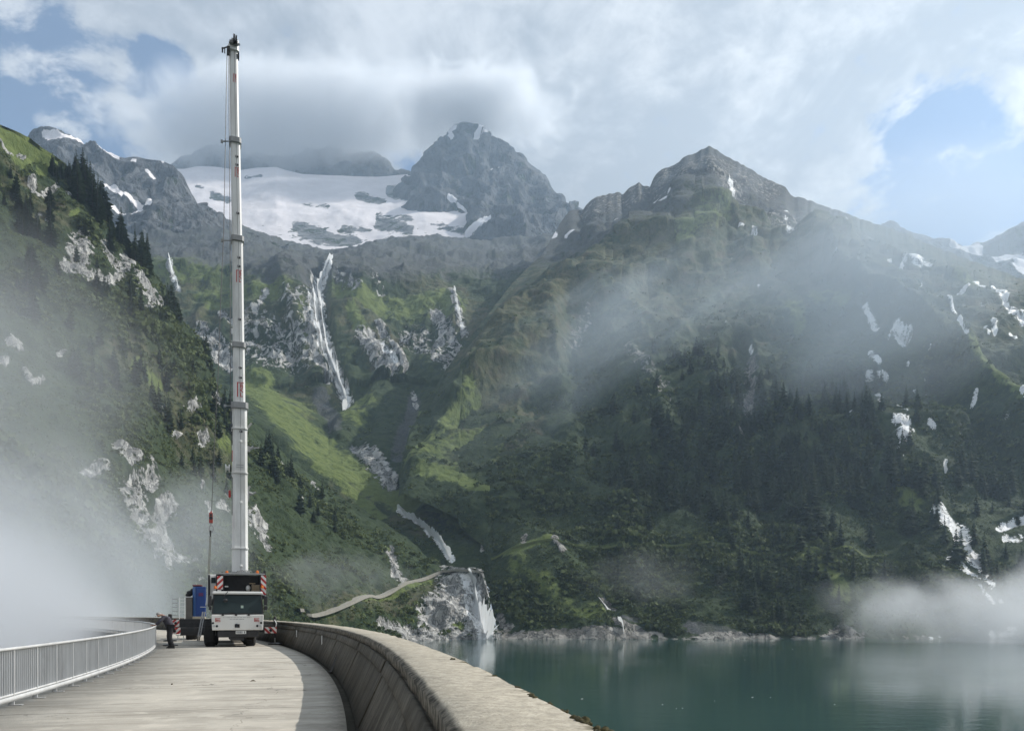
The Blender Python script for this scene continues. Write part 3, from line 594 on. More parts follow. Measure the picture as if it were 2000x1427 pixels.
def sweep(name, prof, a0, a1, n, mat, parent=None, closed=False, jit=0.0, caps=True, smooth=False):
    """PROF, a list of (radius, height), swept along the dam's arc; the attribute 'arc' holds (metres along, radius, height)."""
    A = np.linspace(a0, a1, n + 1); k = len(prof); pr = np.array(prof)
    V = np.zeros((n + 1, k, 3)); U = np.zeros((n + 1, k, 3))
    for j in range(k):
        r = np.full(n + 1, pr[j, 0]); z = np.full(n + 1, pr[j, 1])
        if jit:
            q = np.stack([A * 150, np.full(n + 1, j * 9.1), np.zeros(n + 1)], -1).astype(np.float32)
            r = r + jit * fbm(q, 0.9, 4, .7, seed=3 + j); z = z + jit * .6 * fbm(q, 0.7, 4, .7, seed=13 + j)
        V[:, j] = np.stack([DC[0] + r * np.cos(A), DC[1] + r * np.sin(A), z], -1)
        U[:, j] = np.stack([A * 150, r, z], -1)
    idx = np.arange((n + 1) * k).reshape(n + 1, k); Q = []
    kk = k if closed else k - 1
    for j in range(kk):
        j2 = (j + 1) % k
        Q.append(np.stack([idx[:-1, j], idx[1:, j], idx[1:, j2], idx[:-1, j2]], -1))
    me = mesh_np(name, V.reshape(-1, 3), np.concatenate(Q))
    at = me.attributes.new('arc', 'FLOAT_VECTOR', 'POINT'); at.data.foreach_set('vector', U.astype(np.float32).ravel())
    if closed and caps:
        bm = bmesh.new(); bm.from_mesh(me); bm.verts.ensure_lookup_table()
        bm.faces.new([bm.verts[i] for i in idx[0]]); bm.faces.new([bm.verts[i] for i in idx[-1][::-1]])
        bmesh.ops.recalc_face_normals(bm, faces=bm.faces); bm.to_mesh(me); bm.free()
    return new_obj(name, me, mat, parent, smooth)

wm = bpy.data.materials.new('lake_water'); wm.use_nodes = True
t = NT(wm.node_tree); b = wm.node_tree.nodes['Principled BSDF']
gp = t.node('ShaderNodeNewGeometry').outputs['Position']
t.put(b.inputs['Base Color'], t.mix(t.noise(gp, 0.012, 3), (0.021, 0.054, 0.048), (0.029, 0.067, 0.059)))
b.inputs['Roughness'].default_value = 0.06
b.inputs['IOR'].default_value = 1.333
rip = t.math('ADD', t.math('MULTIPLY', t.noise(t.mapping(gp, (1, 1.6, 1), (0, 0, .2)), 0.9, 4, .6), 1.0), t.math('MULTIPLY', t.noise(t.mapping(gp, (1, 2.2, 1), (0, 0, -.1)), 0.16, 3, .5), 1.6))
gust = t.step(t.noise(gp, 0.011, 3), 0.4, 0.65, 0.35, 1.0)
bn = t.node('ShaderNodeBump'); bn.inputs['Distance'].default_value = 0.05; t.put(bn.inputs['Strength'], t.math('MULTIPLY', gust, 0.62)); t.put(bn.inputs['Height'], rip)
t.l.new(bn.outputs[0], b.inputs['Normal'])
lake = sweep('lake', [(150.36, WATER_Z), (250, WATER_Z), (500, WATER_Z), (1000, WATER_Z), (1500, WATER_Z)], R(-40), R(84), 60, wm)
tag(lake, kind='structure')

# ------------------------------------------------------------------ dam crest
def concrete(name, light, dark, kind):
    m = bpy.data.materials.new(name); m.use_nodes = True
    t = NT(m.node_tree); b = m.node_tree.nodes['Principled BSDF']
    at = t.node('ShaderNodeAttribute', attribute_name='arc').outputs['Vector']
    s, r, z = t.sep(at)
    fine = t.noise(at, 9.0, 6, .65); grain = t.noise(at, 55.0, 3, .6); big = t.noise(at, 0.35, 5, .6)
    if kind == 'deck':
        band = t.noise(t.mapping(at, (0.8, 0.2, 1), (0, 0, .05)), 1.0, 7, .68, .25)
        band2 = t.noise(t.mapping(at, (2.6, 0.28, 1), (0, 0, -.04)), 1.0, 6, .7, .3)
        f = t.math('ADD', t.math('MULTIPLY', band, .62), t.math('MULTIPLY', band2, .38))
        c = t.mix(t.step(f, .36, .66), light, tuple(x * .66 for x in light))
        c = t.mix(t.step(band2, .54, .70, 0, .65), c, dark)
        mott = t.noise(at, 1.6, 6, .65)
        c = t.mix(t.step(mott, .5, .66, 0, .45), c, tuple(x * .62 for x in light))
        c = t.mix(t.step(mott, .46, .36, 0, .5), c, tuple(min(1, x * 1.12) for x in light))
        c = t.mix(t.step(big, .56, .72, 0, .4), c, tuple(x * .8 for x in dark))
        jf = t.math('ABSOLUTE', t.math('SUBTRACT', t.math('FRACT', t.math('MULTIPLY', s, 1 / 4.2)), .5))
        jl = t.step(jf, .0025, .007, .8, 0.0)
        vc = t.node('ShaderNodeTexVoronoi', feature='DISTANCE_TO_EDGE'); t.put(vc.inputs['Vector'], t.vmath('ADD', at, t.vmath('MULTIPLY', t.noise(at, 1.3, 4, out='Color'), (1.6, 1.6, 0)))); vc.inputs['Scale'].default_value = .22
        jl = t.math('MAXIMUM', jl, t.math('MULTIPLY', t.step(vc.outputs['Distance'], .0015, .005, .6, 0), t.step(mott, .42, .56)))
        c = t.mix(jl, c, (0.05, 0.046, 0.04))
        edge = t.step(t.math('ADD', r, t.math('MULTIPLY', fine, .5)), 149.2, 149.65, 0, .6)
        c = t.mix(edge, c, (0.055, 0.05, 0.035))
    elif kind == 'wall':
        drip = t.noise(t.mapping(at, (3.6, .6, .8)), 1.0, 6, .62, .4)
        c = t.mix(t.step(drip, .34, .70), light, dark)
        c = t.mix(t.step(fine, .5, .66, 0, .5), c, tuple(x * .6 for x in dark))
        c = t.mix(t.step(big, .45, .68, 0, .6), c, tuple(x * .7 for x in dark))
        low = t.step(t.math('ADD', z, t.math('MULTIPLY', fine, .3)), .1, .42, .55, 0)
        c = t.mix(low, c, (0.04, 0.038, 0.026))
        jf = t.math('ABSOLUTE', t.math('SUBTRACT', t.math('FRACT', t.math('MULTIPLY', s, 1 / 6.8)), .5))
        c = t.mix(t.step(jf, .0012, .0032, .7, 0.0), c, (0.02, 0.02, 0.018))
    else:
        c = t.mix(t.step(fine, .34, .66), light, tuple(x * .72 for x in light))
        c = t.mix(t.step(grain, .54, .66, 0, .45), c, tuple(x * .42 for x in light))
        c = t.mix(t.step(big, .5, .7, 0, .45), c, dark)
        blot = t.noise(at, 14.0, 4, .7)
        c = t.mix(t.step(blot, .53, .64, 0, .55), c, tuple(x * .5 for x in light))
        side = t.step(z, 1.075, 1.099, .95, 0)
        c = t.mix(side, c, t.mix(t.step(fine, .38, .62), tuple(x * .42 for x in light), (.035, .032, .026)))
        moss = t.math('MULTIPLY', t.step(r, 150.34, 150.48), t.step(t.noise(at, 2.6, 5, .6), .56, .66))
        c = t.mix(moss, c, (0.05, 0.042, 0.012))
        jf = t.math('ABSOLUTE', t.math('SUBTRACT', t.math('FRACT', t.math('MULTIPLY', s, 1 / 6.8)), .5))
        c = t.mix(t.step(jf, .0012, .003, .7, 0.0), c, (0.06, 0.055, 0.045))
    t.put(b.inputs['Base Color'], t.mix(t.math('MULTIPLY', grain, .5), c, t.mix(1.0, c, (.6, .6, .6), 'MULTIPLY')))
    b.inputs['Roughness'].default_value = 0.92; b.inputs['Specular IOR Level'].default_value = 0.2
    bn = t.node('ShaderNodeBump'); bn.inputs['Distance'].default_value = 0.012; bn.inputs['Strength'].default_value = .8
    t.put(bn.inputs['Height'], t.math('ADD', fine, t.math('MULTIPLY', grain, .5))); t.l.new(bn.outputs[0], b.inputs['Normal'])
    return m
c_deck = concrete('deck_concrete', (0.54, 0.50, 0.43), (0.235, 0.215, 0.18), 'deck')
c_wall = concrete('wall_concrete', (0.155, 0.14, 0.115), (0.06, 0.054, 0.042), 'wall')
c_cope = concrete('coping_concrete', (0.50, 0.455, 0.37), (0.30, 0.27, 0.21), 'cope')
A0, A1 = R(-16), R(80)
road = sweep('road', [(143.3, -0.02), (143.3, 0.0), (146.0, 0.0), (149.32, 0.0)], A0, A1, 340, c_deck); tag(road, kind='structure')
dam = sweep('dam_wall', [(143.3, -0.03), (142.6, -1.2), (140.5, -62.0), (158, -62.0), (150.41, -1.0), (150.41, -0.03)], A0, A1, 120, c_wall, closed=True)
tag(dam, 'tall concrete dam whose curved crest carries the pale roadway beside the lake', 'dam')
par = empty('parapet_wall', arc(RW, R(12)))
tag(par, 'stained concrete parapet wall curving along the lake side of the roadway', 'wall')
def local(o, par): o.parent = par; o.matrix_parent_inverse = Matrix.Translation(par.location).inverted(); return o
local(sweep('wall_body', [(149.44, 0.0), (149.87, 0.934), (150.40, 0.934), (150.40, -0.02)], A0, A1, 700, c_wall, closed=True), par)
local(sweep('foot_fillet', [(149.38, 0.004), (149.44, 0.05), (149.475, 0.05), (149.45, 0.004)], A0, A1, 700, c_wall, closed=True, jit=.006), par) if False else None
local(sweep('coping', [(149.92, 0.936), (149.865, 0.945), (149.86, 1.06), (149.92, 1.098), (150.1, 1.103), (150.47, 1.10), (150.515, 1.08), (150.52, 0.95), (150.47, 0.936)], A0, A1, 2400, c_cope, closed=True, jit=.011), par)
da = 6.8 / 149.3
for i in range(int((A1 - R(2)) / da)):
    a = R(2) + i * da
    if a > R(60): break
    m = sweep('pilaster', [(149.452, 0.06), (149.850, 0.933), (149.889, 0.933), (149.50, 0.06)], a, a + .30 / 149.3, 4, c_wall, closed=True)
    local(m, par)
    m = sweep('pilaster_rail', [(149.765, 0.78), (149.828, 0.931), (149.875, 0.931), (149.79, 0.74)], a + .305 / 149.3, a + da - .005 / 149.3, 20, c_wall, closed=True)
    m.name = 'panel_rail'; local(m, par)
white_pl = paint('white_plastic', (0.75, 0.75, 0.72), .45)
for px_, py0, py1, Y in ((569, 1218, 1230, 35.6), (623, 1222, 1234.5, 27.4)):
    a = math.asin((Y - DC[1]) / 149.8); p = arc(149.68, a)
    mk = MB().box(-.02, .0, -.045, .045, .48, .80).build('reflector_strip', white_pl, bevel=.004)
    mk.location = (p[0], p[1], 0); mk.rotation_euler = (0, 0, a)
    tag(mk, ('white marker strip on the parapet wall nearer to the crane' if px_ == 569 else 'white marker strip on the parapet wall farther from the crane'), 'marker', 'white marker strips on the parapet')
rod_m = paint('dark_wood', (0.03, 0.027, 0.022), .8)
p0, p1 = arc(149.40, math.asin((20.9 - DC[1]) / 149.4), 0.0), arc(149.80, math.asin((22.6 - DC[1]) / 149.8), 0.62)
rod = MB().bar(p0, p1, .07, .05).tube(p1, tuple(Vector(p1) + (Vector(p1) - Vector(p0)) * .03), .03, .015).build('wooden_stake', rod_m)
tag(rod, 'dark wooden stake leaning against the foot of the parapet wall', 'stake')

# moss cushions on the outer edge of the coping
moss_m = paint('moss', (0.050, 0.042, 0.012), .95, var=.5, scale=30, bump=.5)
for i, (px_, py_, s_) in enumerate([(1040, 1360, .55), (1012, 1341, .35), (1050, 1352, .3), (1140, 1405, .7), (1105, 1388, .3), (1150, 1412, .4), (885, 1286, .5), (1185, 1424, .6), (965, 1319, .35), (1080, 1373, .3)]):
    Y = .5 * F / (py_ - HY); X = (px_ - CXP) / F * Y
    rr = math.hypot(X - DC[0], Y - DC[1]); aa = math.atan2(Y - DC[1], X - DC[0]); rr = min(rr, 150.475)
    q = arc(rr, aa, 1.095); mb = MB()
    for _ in range(7):
        mb.blob((random.gauss(0, .02) * s_, random.gauss(0, .085) * s_, .002), .03 * s_, .05 * s_, random.uniform(.014, .034) * s_, 8, 5, .2)
    o = mb.build('moss', moss_m, smooth=True); o.location = q; o.rotation_euler = (0, 0, aa)
    tag(o, 'small brown green moss cushion on the lake edge of the parapet top', 'moss', 'moss cushions along the parapet edge')

# litter on the roadway
leaf_m = paint('dry_twig', (0.07, 0.055, 0.03), .9, var=.4)
for px_, py_, k, lab, cat_, nm in ((494, 1330, 1, 'small torn twig with dry leaves lying on the roadway', 'twig', 'twig'), (336, 1336, 0, 'single dark crumb of stone lying on the roadway left of the twig', 'stone', 'stone')):
    Y = EYE * F / (py_ - HY); X = (px_ - CXP) / F * Y; mb = MB()
    if k:
        for _ in range(9):
            a = random.uniform(0, 6.28); r_ = random.uniform(.04, .13); c_ = (random.gauss(0, .04), random.gauss(0, .04), random.uniform(.01, .05))
            mb.add([c_, (c_[0] + r_ * math.cos(a + .3), c_[1] + r_ * math.sin(a + .3), c_[2] + .02), (c_[0] + 1.5 * r_ * math.cos(a), c_[1] + 1.5 * r_ * math.sin(a), c_[2] + random.uniform(0, .06)), (c_[0] + r_ * math.cos(a - .3), c_[1] + r_ * math.sin(a - .3), c_[2])], [(0, 1, 2, 3)])
        mb.path([(-.17, .02, .01), (0, 0, .03), (.16, -.03, .015)], .008, 6)
    else: mb.blob((0, 0, .02), .05, .06, .035, 8, 6, .25)
    o = mb.build(nm, leaf_m); o.location = (X, Y, .002); o.scale = (.45,) * 3; tag(o, lab, cat_)

# ------------------------------------------------------------------ railing
rail_m = paint('galvanised_steel', (0.62, 0.625, 0.62), .45, .15, var=.10, scale=3, dirt=((.25, .25, .25), .35))
foot_m = paint('foot_steel', (0.40, 0.40, 0.39), .5, .3)
rl = empty('railing', arc(RR, R(14)))
tag(rl, 'grey galvanised steel railing with close bars along the foggy side of the roadway', 'railing')
bay = 1.2 / RR
aS, nB = R(7.5), 150
def sw(name, prof, a0, a1, n, mat=rail_m): return local(sweep(name, prof, a0, a1, n, mat, closed=True), rl)
aE = aS + nB * bay
sw('top_rail', [(RR - .035, .955), (RR - .035, 1.0), (RR + .035, 1.0), (RR + .035, .955)], aS, aE, 300)
sw('bottom_rail', [(RR - .02, .165), (RR - .02, .205), (RR + .02, .205), (RR + .02, .165)], aS, aE, 300)
sw('kick_plate', [(RR + .028, .075), (RR + .028, .165), (RR + .036, .165), (RR + .036, .075)], aS, aE, 300)
def bay_parts(a):
    p = arc(RR, a); f = MB(); f.box(-.028, .028, -.012, .012, .01, .954)
    q = MB().box(-.06, .16, -.05, .05, .002, .014).box(-.05, -.03, -.04, .04, .0142, .16)
    bars = MB()
    for j in range(1, 12):
        aa = a + bay * j / 12; b_ = arc(RR, aa); c_, s_ = math.cos(aa), math.sin(aa)
        w, h = .006, .017
        pts = [(b_[0] + u * c_ - v * s_, b_[1] + u * s_ + v * c_) for u, v in ((-h, -w), (h, -w), (h, w), (-h, w))]
        bars.hexa([(x, y, .206) for x, y in pts], [(x, y, .954) for x, y in pts])
    return p, f, q, bars
far_mb = MB()
post_me = foot_me = None
for i in range(nB):
    a = aS + i * bay
    p, f, q, bars = bay_parts(a)
    if i < 96:
        if post_me is None:
            po = f.build('post', rail_m, None); fo = q.build('foot', foot_m, None); post_me, foot_me = po.data, fo.data
        else:
            po = bpy.data.objects.new('post', post_me); fo = bpy.data.objects.new('foot', foot_me); COL.objects.link(po); COL.objects.link(fo)
        for o in (po, fo): o.parent = rl; o.matrix_parent_inverse = Matrix.Translation(rl.location).inverted(); o.location = p; o.rotation_euler = (0, 0, a)
        local(bars.build('bar_panel', rail_m), rl)
    else:
        m = Matrix.Translation(p) @ Matrix.Rotation(a, 4, 'Z')
        far_mb.add([m @ Vector(v) for v in f.v], f.f); far_mb.add(bars.v, bars.f)
fb = local(far_mb.build('bar_panel', rail_m), rl); fb['kind'] = 'stuff'

# ------------------------------------------------------------------ path, trail and falling water
def ribbon(name, key, pts, wid, off, mat, step=5.0, jag=0.0, wall=0.0, flat=False, seed=1):
    """A strip laid on a slope along the line PTS; WID may change along it."""
    rnd = random.Random(seed); L = [0]
    for a, b in zip(pts[:-1], pts[1:]): L.append(L[-1] + math.hypot(b[0] - a[0], b[1] - a[1]))
    n = max(2, int(L[-1] / step)); C_, Wd = [], []
    for i in range(n + 1):
        s = L[-1] * i / n
        x = np.interp(s, L, [p[0] for p in pts]); y = np.interp(s, L, [p[1] for p in pts]); w = np.interp(s, L, [p[2] if len(p) > 2 else wid for p in pts]) * (1.5 if jag else 1)
        C_.append(Vector(on_sheet(key, x, y, off)[0])); Wd.append(w)
    for _ in range(2 if jag else 5):
        C_ = [C_[0]] + [(C_[i - 1] + C_[i] * 2 + C_[i + 1]) / 4 for i in range(1, n)] + [C_[-1]]
    mb = MB(); rows = []
    for i, c in enumerate(C_):
        tn = (C_[min(n, i + 1)] - C_[max(0, i - 1)]).normalized()
        if flat: side = Vector((tn.y, -tn.x, 0)).normalized(); side = side if side.y < 0 else -side
        else: side = tn.cross(Vector((c.x * .2, -1, .35))).normalized()
        w = Wd[i]
        if jag: r0, r1 = w * (1 + rnd.uniform(-jag, jag)), w * (1 + rnd.uniform(-jag, jag))
        else: r0 = r1 = w
        up = Vector((0, -1, .5)).normalized() * w * .08
        if flat: rows.append([c - side * r0 * 1.2, c + side * r1, c + side * (r1 + .25) + Vector((0, 0, -wall))])
        else: rows.append([c - side * r0, c - side * r0 * .35 + up, c + side * r1 * .3 + up, c + side * r1])
    v = [p for r in rows for p in r]; k = len(rows[0])
    f = [(i * k + j, (i + 1) * k + j, (i + 1) * k + j + 1, i * k + j + 1) for i in range(n) for j in range(k - 1)]
    mb.add(v, f)
    return mb.build(name, mat, smooth=not flat)
gravel_m = paint('path_gravel', (0.25, 0.235, 0.20), .95, var=.35, scale=.6, bump=.3)
pth = ribbon('path', 'L', [(560, 1203), (595, 1195), (640, 1190), (690, 1176), (750, 1151), (800, 1129), (850, 1119), (885, 1114), (910, 1110), (930, 1109), (942, 1113)], 1.7, 1.1, gravel_m, 6, wall=1.5, flat=True); tag(pth, kind='structure')
turf_m = paint('trail_turf', (0.105, 0.130, 0.042), .95, var=.45, scale=.3, bump=.4)
trl = ribbon('path', 'R', [(964, 1094), (980, 1090), (1000, 1083), (1030, 1086), (1095, 1089), (1200, 1083), (1300, 1078), (1400, 1077), (1500, 1077), (1600, 1075), (1640, 1073), (1700, 1066), (1740, 1062)], 1.0, .8, turf_m, 6, wall=1.6, flat=True); tag(trl, kind='structure')
foam = bpy.data.materials.new('white_water'); foam.use_nodes = True
t = NT(foam.node_tree); b = foam.node_tree.nodes['Principled BSDF']
gp = t.node('ShaderNodeNewGeometry').outputs['Position']
st = t.noise(t.mapping(gp, (1, 1, .16)), .55, 6, .7, .5)
t.put(b.inputs['Base Color'], t.mix(t.step(st, .36, .60), (.74, .76, .77), (.93, .95, .96))); b.inputs['Roughness'].default_value = .6
bn = t.node('ShaderNodeBump'); bn.inputs['Distance'].default_value = .6; bn.inputs['Strength'].default_value = .7; t.put(bn.inputs['Height'], st); t.l.new(bn.outputs[0], b.inputs['Normal'])
tr = t.node('ShaderNodeBsdfTranslucent'); tr.inputs[0].default_value = (.92, .94, .95, 1); mx = t.node('ShaderNodeMixShader'); mx.inputs[0].default_value = .4
out = [n_ for n_ in t.n if n_.type == 'OUTPUT_MATERIAL'][0]; t.l.new(b.outputs[0], mx.inputs[1]); t.l.new(tr.outputs[0], mx.inputs[2]); t.l.new(mx.outputs[0], out.inputs[0])
for key, pts, jag, lab in [
    ('V', [(652, 524, 2), (632, 536, 3), (620, 560, 6), (624, 590, 8), (632, 630, 7), (634, 660, 9), (645, 700, 8), (660, 740, 11), (672, 770, 10), (680, 790, 6), (672, 808, 3)], .65, 'tall white waterfall dropping over the cliff step below the snowfield'),
    ('V', [(614, 600, 3), (618, 650, 4), (632, 700, 4), (652, 750, 3)], .6, 'thin white side strand running left of the tall cliff waterfall'),
    ('V', [(776, 992, 1), (800, 1008, 2), (828, 1030, 2), (850, 1055, 3), (868, 1075, 3), (884, 1100, 3.5)], .4, 'white cascade running down the green gully to the path bridge'),
    ('V', [(884, 570, 1.5), (888, 600, 2), (905, 640, 2), (912, 660, 1.5)], .5, 'faint thin waterfall on the grey cliff at the right of the hanging valley'),
    ('L', [(914, 1113, 2), (919, 1122, 2.5), (926, 1145, 2.5), (930, 1165, 3), (942, 1200, 7), (950, 1225, 8), (954, 1246, 9)], .35, 'broad white waterfall sliding down pale rock into the lake'),
    ('R', [(1205, 1220, .8), (1213, 1230, 2.0), (1217, 1246, 2.6)], .3, 'small white waterfall entering the lake beside the rocky spur'),
    ('R', [(1168, 1190, .5), (1180, 1196, 1.0), (1192, 1207, .6)], .4, 'short white cascade high above the small lake waterfall'),
    ('V', [(338, 528, 2), (340, 545, 3), (350, 562, 2), (352, 575, 2)], .5, 'short white torrent on the green bench left of the crane boom')]:
    o = ribbon('waterfall', key, pts, 2, (2.2 if key == 'L' else .8) if key != 'V' else (5.5 if pts[0][1] < 700 else 2.2), foam, 3.0 if key == 'V' else 3.5, jag, seed=len(lab)); tag(o, lab, 'waterfall', 'waterfalls on the slopes')

# ------------------------------------------------------------------ haze and banks of mist
def vol_mat(name, dens_fn, color=(.89, .915, .945), aniso=.3, const=None):
    m = bpy.data.materials.new(name); m.use_nodes = True; m.node_tree.nodes.clear(); t = NT(m.node_tree)
    pv = t.node('ShaderNodeVolumePrincipled'); pv.inputs['Color'].default_value = (*color, 1); pv.inputs['Anisotropy'].default_value = aniso
    if const is not None: pv.inputs['Density'].default_value = const
    else: t.put(pv.inputs['Density'], dens_fn(t))
    o = t.node('ShaderNodeOutputMaterial'); t.l.new(pv.outputs[0], o.inputs['Volume'])
    return m
hz = MB().box(-3700, 3700, -520, 4000, -64, 2460).build('haze', vol_mat('haze_air', None, (.60, .79, 1.0), .4, 1.15e-4)); tag(hz, kind='stuff')
def mist(loc, rad, dens, noise_m, seed, lo=.25, col=(.89, .915, .945), soft=.25, contrast=.5, stretch=1.0, tilt=0.0, yaw=0.0):
    def fn(t):
        co = t.node('ShaderNodeTexCoord').outputs['Object']
        ln = t.vmath('LENGTH', co, out=1)
        n = t.noise(t.mapping(co, (rad[0] / stretch, rad[1], rad[2]), loc=(seed * 31.7, 0, seed * 5.1)), 1 / noise_m, 5, .58, .6)
        v = t.math('ADD', t.step(ln, 1.0, lo, 0, 1), t.math('MULTIPLY', t.math('SUBTRACT', n, .5), contrast * 2))
        edge = t.step(ln, 1.0, .82)
        return t.math('MULTIPLY', t.math('MULTIPLY', t.step(v, .5 - soft, .5 + soft * 2), edge), dens)
    bm = bmesh.new(); bmesh.ops.create_icosphere(bm, subdivisions=3, radius=1.0)
    me = bpy.data.meshes.new('mist'); bm.to_mesh(me); bm.free()
    o = new_obj('mist', me, vol_mat('mist_air', fn, col)); o.location = loc; o.scale = rad; o.rotation_euler = (0, tilt, yaw)
    return tag(o, kind='stuff')
def at(px, py, D): return tuple(world_pt(px, py, D))
mist((-128, 150, -16), (106, 62, 118), .085, 46, 1, lo=.05, contrast=.6)
mist((-56, 55, -12), (37, 41, 29), .16, 22, 13, lo=.62, contrast=.2)
mist((-175, 230, 60), (120, 62, 110), .011, 60, 2, lo=.1, contrast=.4)
mist(at(395, 1040, 190), (26, 18, 24), .030, 20, 3, lo=.1, contrast=.5)
mist(at(650, 1125, 345), (60, 16, 22), .016, 14, 4, lo=.0, contrast=1.1)
mist(at(1170, 670, 640), (210, 60, 80), .0046, 34, 5, lo=.0, contrast=1.2, col=(.78, .89, 1.0), tilt=R(-36), stretch=3.5)  # this veil and the next two are streaked aslant to imitate light shafts
mist(at(1330, 560, 760), (260, 70, 90), .0036, 40, 14, lo=.0, contrast=1.1, col=(.78, .89, 1.0), tilt=R(-34), stretch=4)
mist(at(1760, 520, 700), (330, 90, 190), .0066, 110, 6, lo=.05, contrast=.7, col=(.80, .90, 1.0), tilt=R(-25), stretch=2.5)
mist(at(2040, 1215, 395), (140, 52, 46), .036, 30, 7, lo=.15, contrast=.7)
mist(at(1730, 1170, 420), (60, 22, 20), .012, 26, 8, lo=.1, contrast=.6)
mist(at(1270, 1130, 425), (60, 16, 30), .007, 20, 9, lo=.0, contrast=1.0)
mist(at(560, 226, 3080), (980, 240, 330), .012, 170, 10, lo=.32, contrast=.9)
mist(at(925, 205, 2970), (560, 230, 230), .017, 110, 11, lo=.15, contrast=.9)

mist((-104, 62, -24), (62, 84, 46), .060, 40, 12, lo=.45, contrast=.18)

# ------------------------------------------------------------------ vegetation
def leaf_mat(name, a, b_, trans=0.25):
    m = bpy.data.materials.new(name); m.use_nodes = True
    t = NT(m.node_tree); b = m.node_tree.nodes['Principled BSDF']
    g = t.node('ShaderNodeNewGeometry'); gp = g.outputs['Position']
    n = t.noise(gp, .06, 4, .6)
    tn = t.node('ShaderNodeAttribute', attribute_name='tone').outputs['Fac']; oi = t.node('ShaderNodeObjectInfo').outputs['Random']
    tone = t.math('ADD', t.math('MULTIPLY', tn, .55), t.math('ADD', t.math('MULTIPLY', oi, .3), t.math('ADD', t.math('MULTIPLY', g.outputs['Random Per Island'], .2), t.math('MULTIPLY', t.step(n, .35, .65), .25))), clamp=True)
    c = t.mix(tone, a, b_)
    t.put(b.inputs['Base Color'], c); b.inputs['Roughness'].default_value = .75; b.inputs['Specular IOR Level'].default_value = .2
    tr = t.node('ShaderNodeBsdfTranslucent'); t.put(tr.inputs['Color'], c)
    mx = t.node('ShaderNodeMixShader'); mx.inputs[0].default_value = trans
    out = [n_ for n_ in m.node_tree.nodes if n_.type == 'OUTPUT_MATERIAL'][0]
    t.l.new(b.outputs[0], mx.inputs[1]); t.l.new(tr.outputs[0], mx.inputs[2]); t.l.new(mx.outputs[0], out.inputs[0])
    return m
shrub_m = leaf_mat('shrub_leaves', (0.015, 0.029, 0.012), (0.125, 0.155, 0.056), .3)
needle_m = leaf_mat('needles', (0.013, 0.026, 0.015), (0.066, 0.092, 0.038), .2)
bark_m = paint('bark', (0.07, 0.055, 0.042), .95, var=.3, scale=2)
rng = np.random.default_rng(11)

def scatter(key, n, prob, lo=-120, hi=2130):
    """Random points on a slope, evenly spread over what the eye sees of it: (points, normals, px, py)."""
    S = SHEETS[key]; nr, nc = S['PY'].shape
    r = rng.integers(1, nr - 1, n); c = rng.integers(0, nc - 1, n)
    px = S['cols'][c]; py = S['PY'][r, c]; dpy = np.abs(S['PY'][r - 1, c] - py)
    a = {k: v[r, c] for k, v in S['A'].items()}
    dcol = np.abs(S['cols'][np.minimum(c + 1, nc - 1)] - px)
    keep = (px > lo) & (px < hi) & (S['P'][r, c, 2] > WATER_Z + 1.2)
    p = np.where(keep, prob(px, py, a, S['P'][r, c]) * np.clip(dpy / 2.4, 0, 1.5) / 1.5, 0)
    k = rng.random(n) < p
    return S['P'][r[k], c[k]], S['N'][r[k], c[k]], px[k], py[k]

def shrub_mesh(name, P, size, quads=14):
    n = len(P); m = n * quads
    base = np.repeat(P, quads, 0); s = np.repeat(size, quads)[:, None]
    d_ = rng.normal(size=(m, 3)); d_ /= np.linalg.norm(d_, axis=1, keepdims=True)
    d_[:, 2] = np.abs(d_[:, 2]) * .9 - .12
    rad = rng.uniform(.55, 1.0, (m, 1))
    c = base + d_ * s * rad * np.array([.62, .62, .60]) + np.array([0, 0, .12]) * s
    nrm = d_ + rng.normal(scale=.55, size=(m, 3)); nrm /= np.linalg.norm(nrm, axis=1, keepdims=True)
    u = np.cross(nrm, rng.normal(size=(m, 3))); u /= np.linalg.norm(u, axis=1, keepdims=True); v = np.cross(nrm, u)
    q = s * rng.uniform(.13, .27, (m, 1)); e = q * rng.uniform(.6, 1.1, (m, 1))
    V = np.stack([c - u * q, c - v * e * .9, c + u * q, c + v * e], 1).reshape(-1, 3)
    me = mesh_np(name, V, np.arange(m * 4).reshape(m, 4)); ta = me.attributes.new('tone', 'FLOAT', 'POINT'); ta.data.foreach_set('value', np.repeat(rng.random(n) ** (2.0 if P[:, 1].mean() > 560 else 1.4), quads * 4).astype(np.float32))
    return new_obj(name, me, shrub_m)

def pL(px, py, a, P):
    top = np.interp(px, [p[0] for p in L_top], [p[1] for p in L_top])
    lo = np.where((px > 840) & (py > 1105), .25, 1.0)
    return (1 - np.clip(a['rock'] * 1.5, 0, .93)) * (1 - np.clip(a['water_glint'] * 2, 0, 1)) * (1 - np.clip(a['grass'] * 1.5, 0, .95)) * np.clip((py - top) / 60 + .25, 0, 1) * lo
def pR(px, py, a, P):
    base = np.interp(py, [520, 700, 820, 900, 1000], [.05, .25, .65, .9, 1.0])
    left = np.clip((px - 900) / 260, .0, 1) * .75 + .25
    return base * np.where(py < 1000, left, 1) * (1 - np.clip(a['rock'] * 2.2, 0, 1)) * (1 - np.clip(a['water_glint'] * 2.2, 0, 1)) * (1 - np.clip(a['grass'] * 1.3, 0, .95)) * (1 - np.clip(a['scree'] * 2, 0, 1)) * (1 - np.clip(a['heath'] - .45, 0, .5) * 1.6)
def pV(px, py, a, P):
    return np.interp(py, [540, 620, 760, 920, 980, 1060], [.02, .12, .25, .4, .9, 1.0]) * (1 - np.clip(a['rock'] * 2.2, 0, 1)) * (1 - np.clip(a['grass'] * 1.6, 0, .97)) * (1 - np.clip(a['scree'] * 2, 0, 1)) * (1 - np.clip(a['heath'] * .6, 0, .7)) * (py > 560)
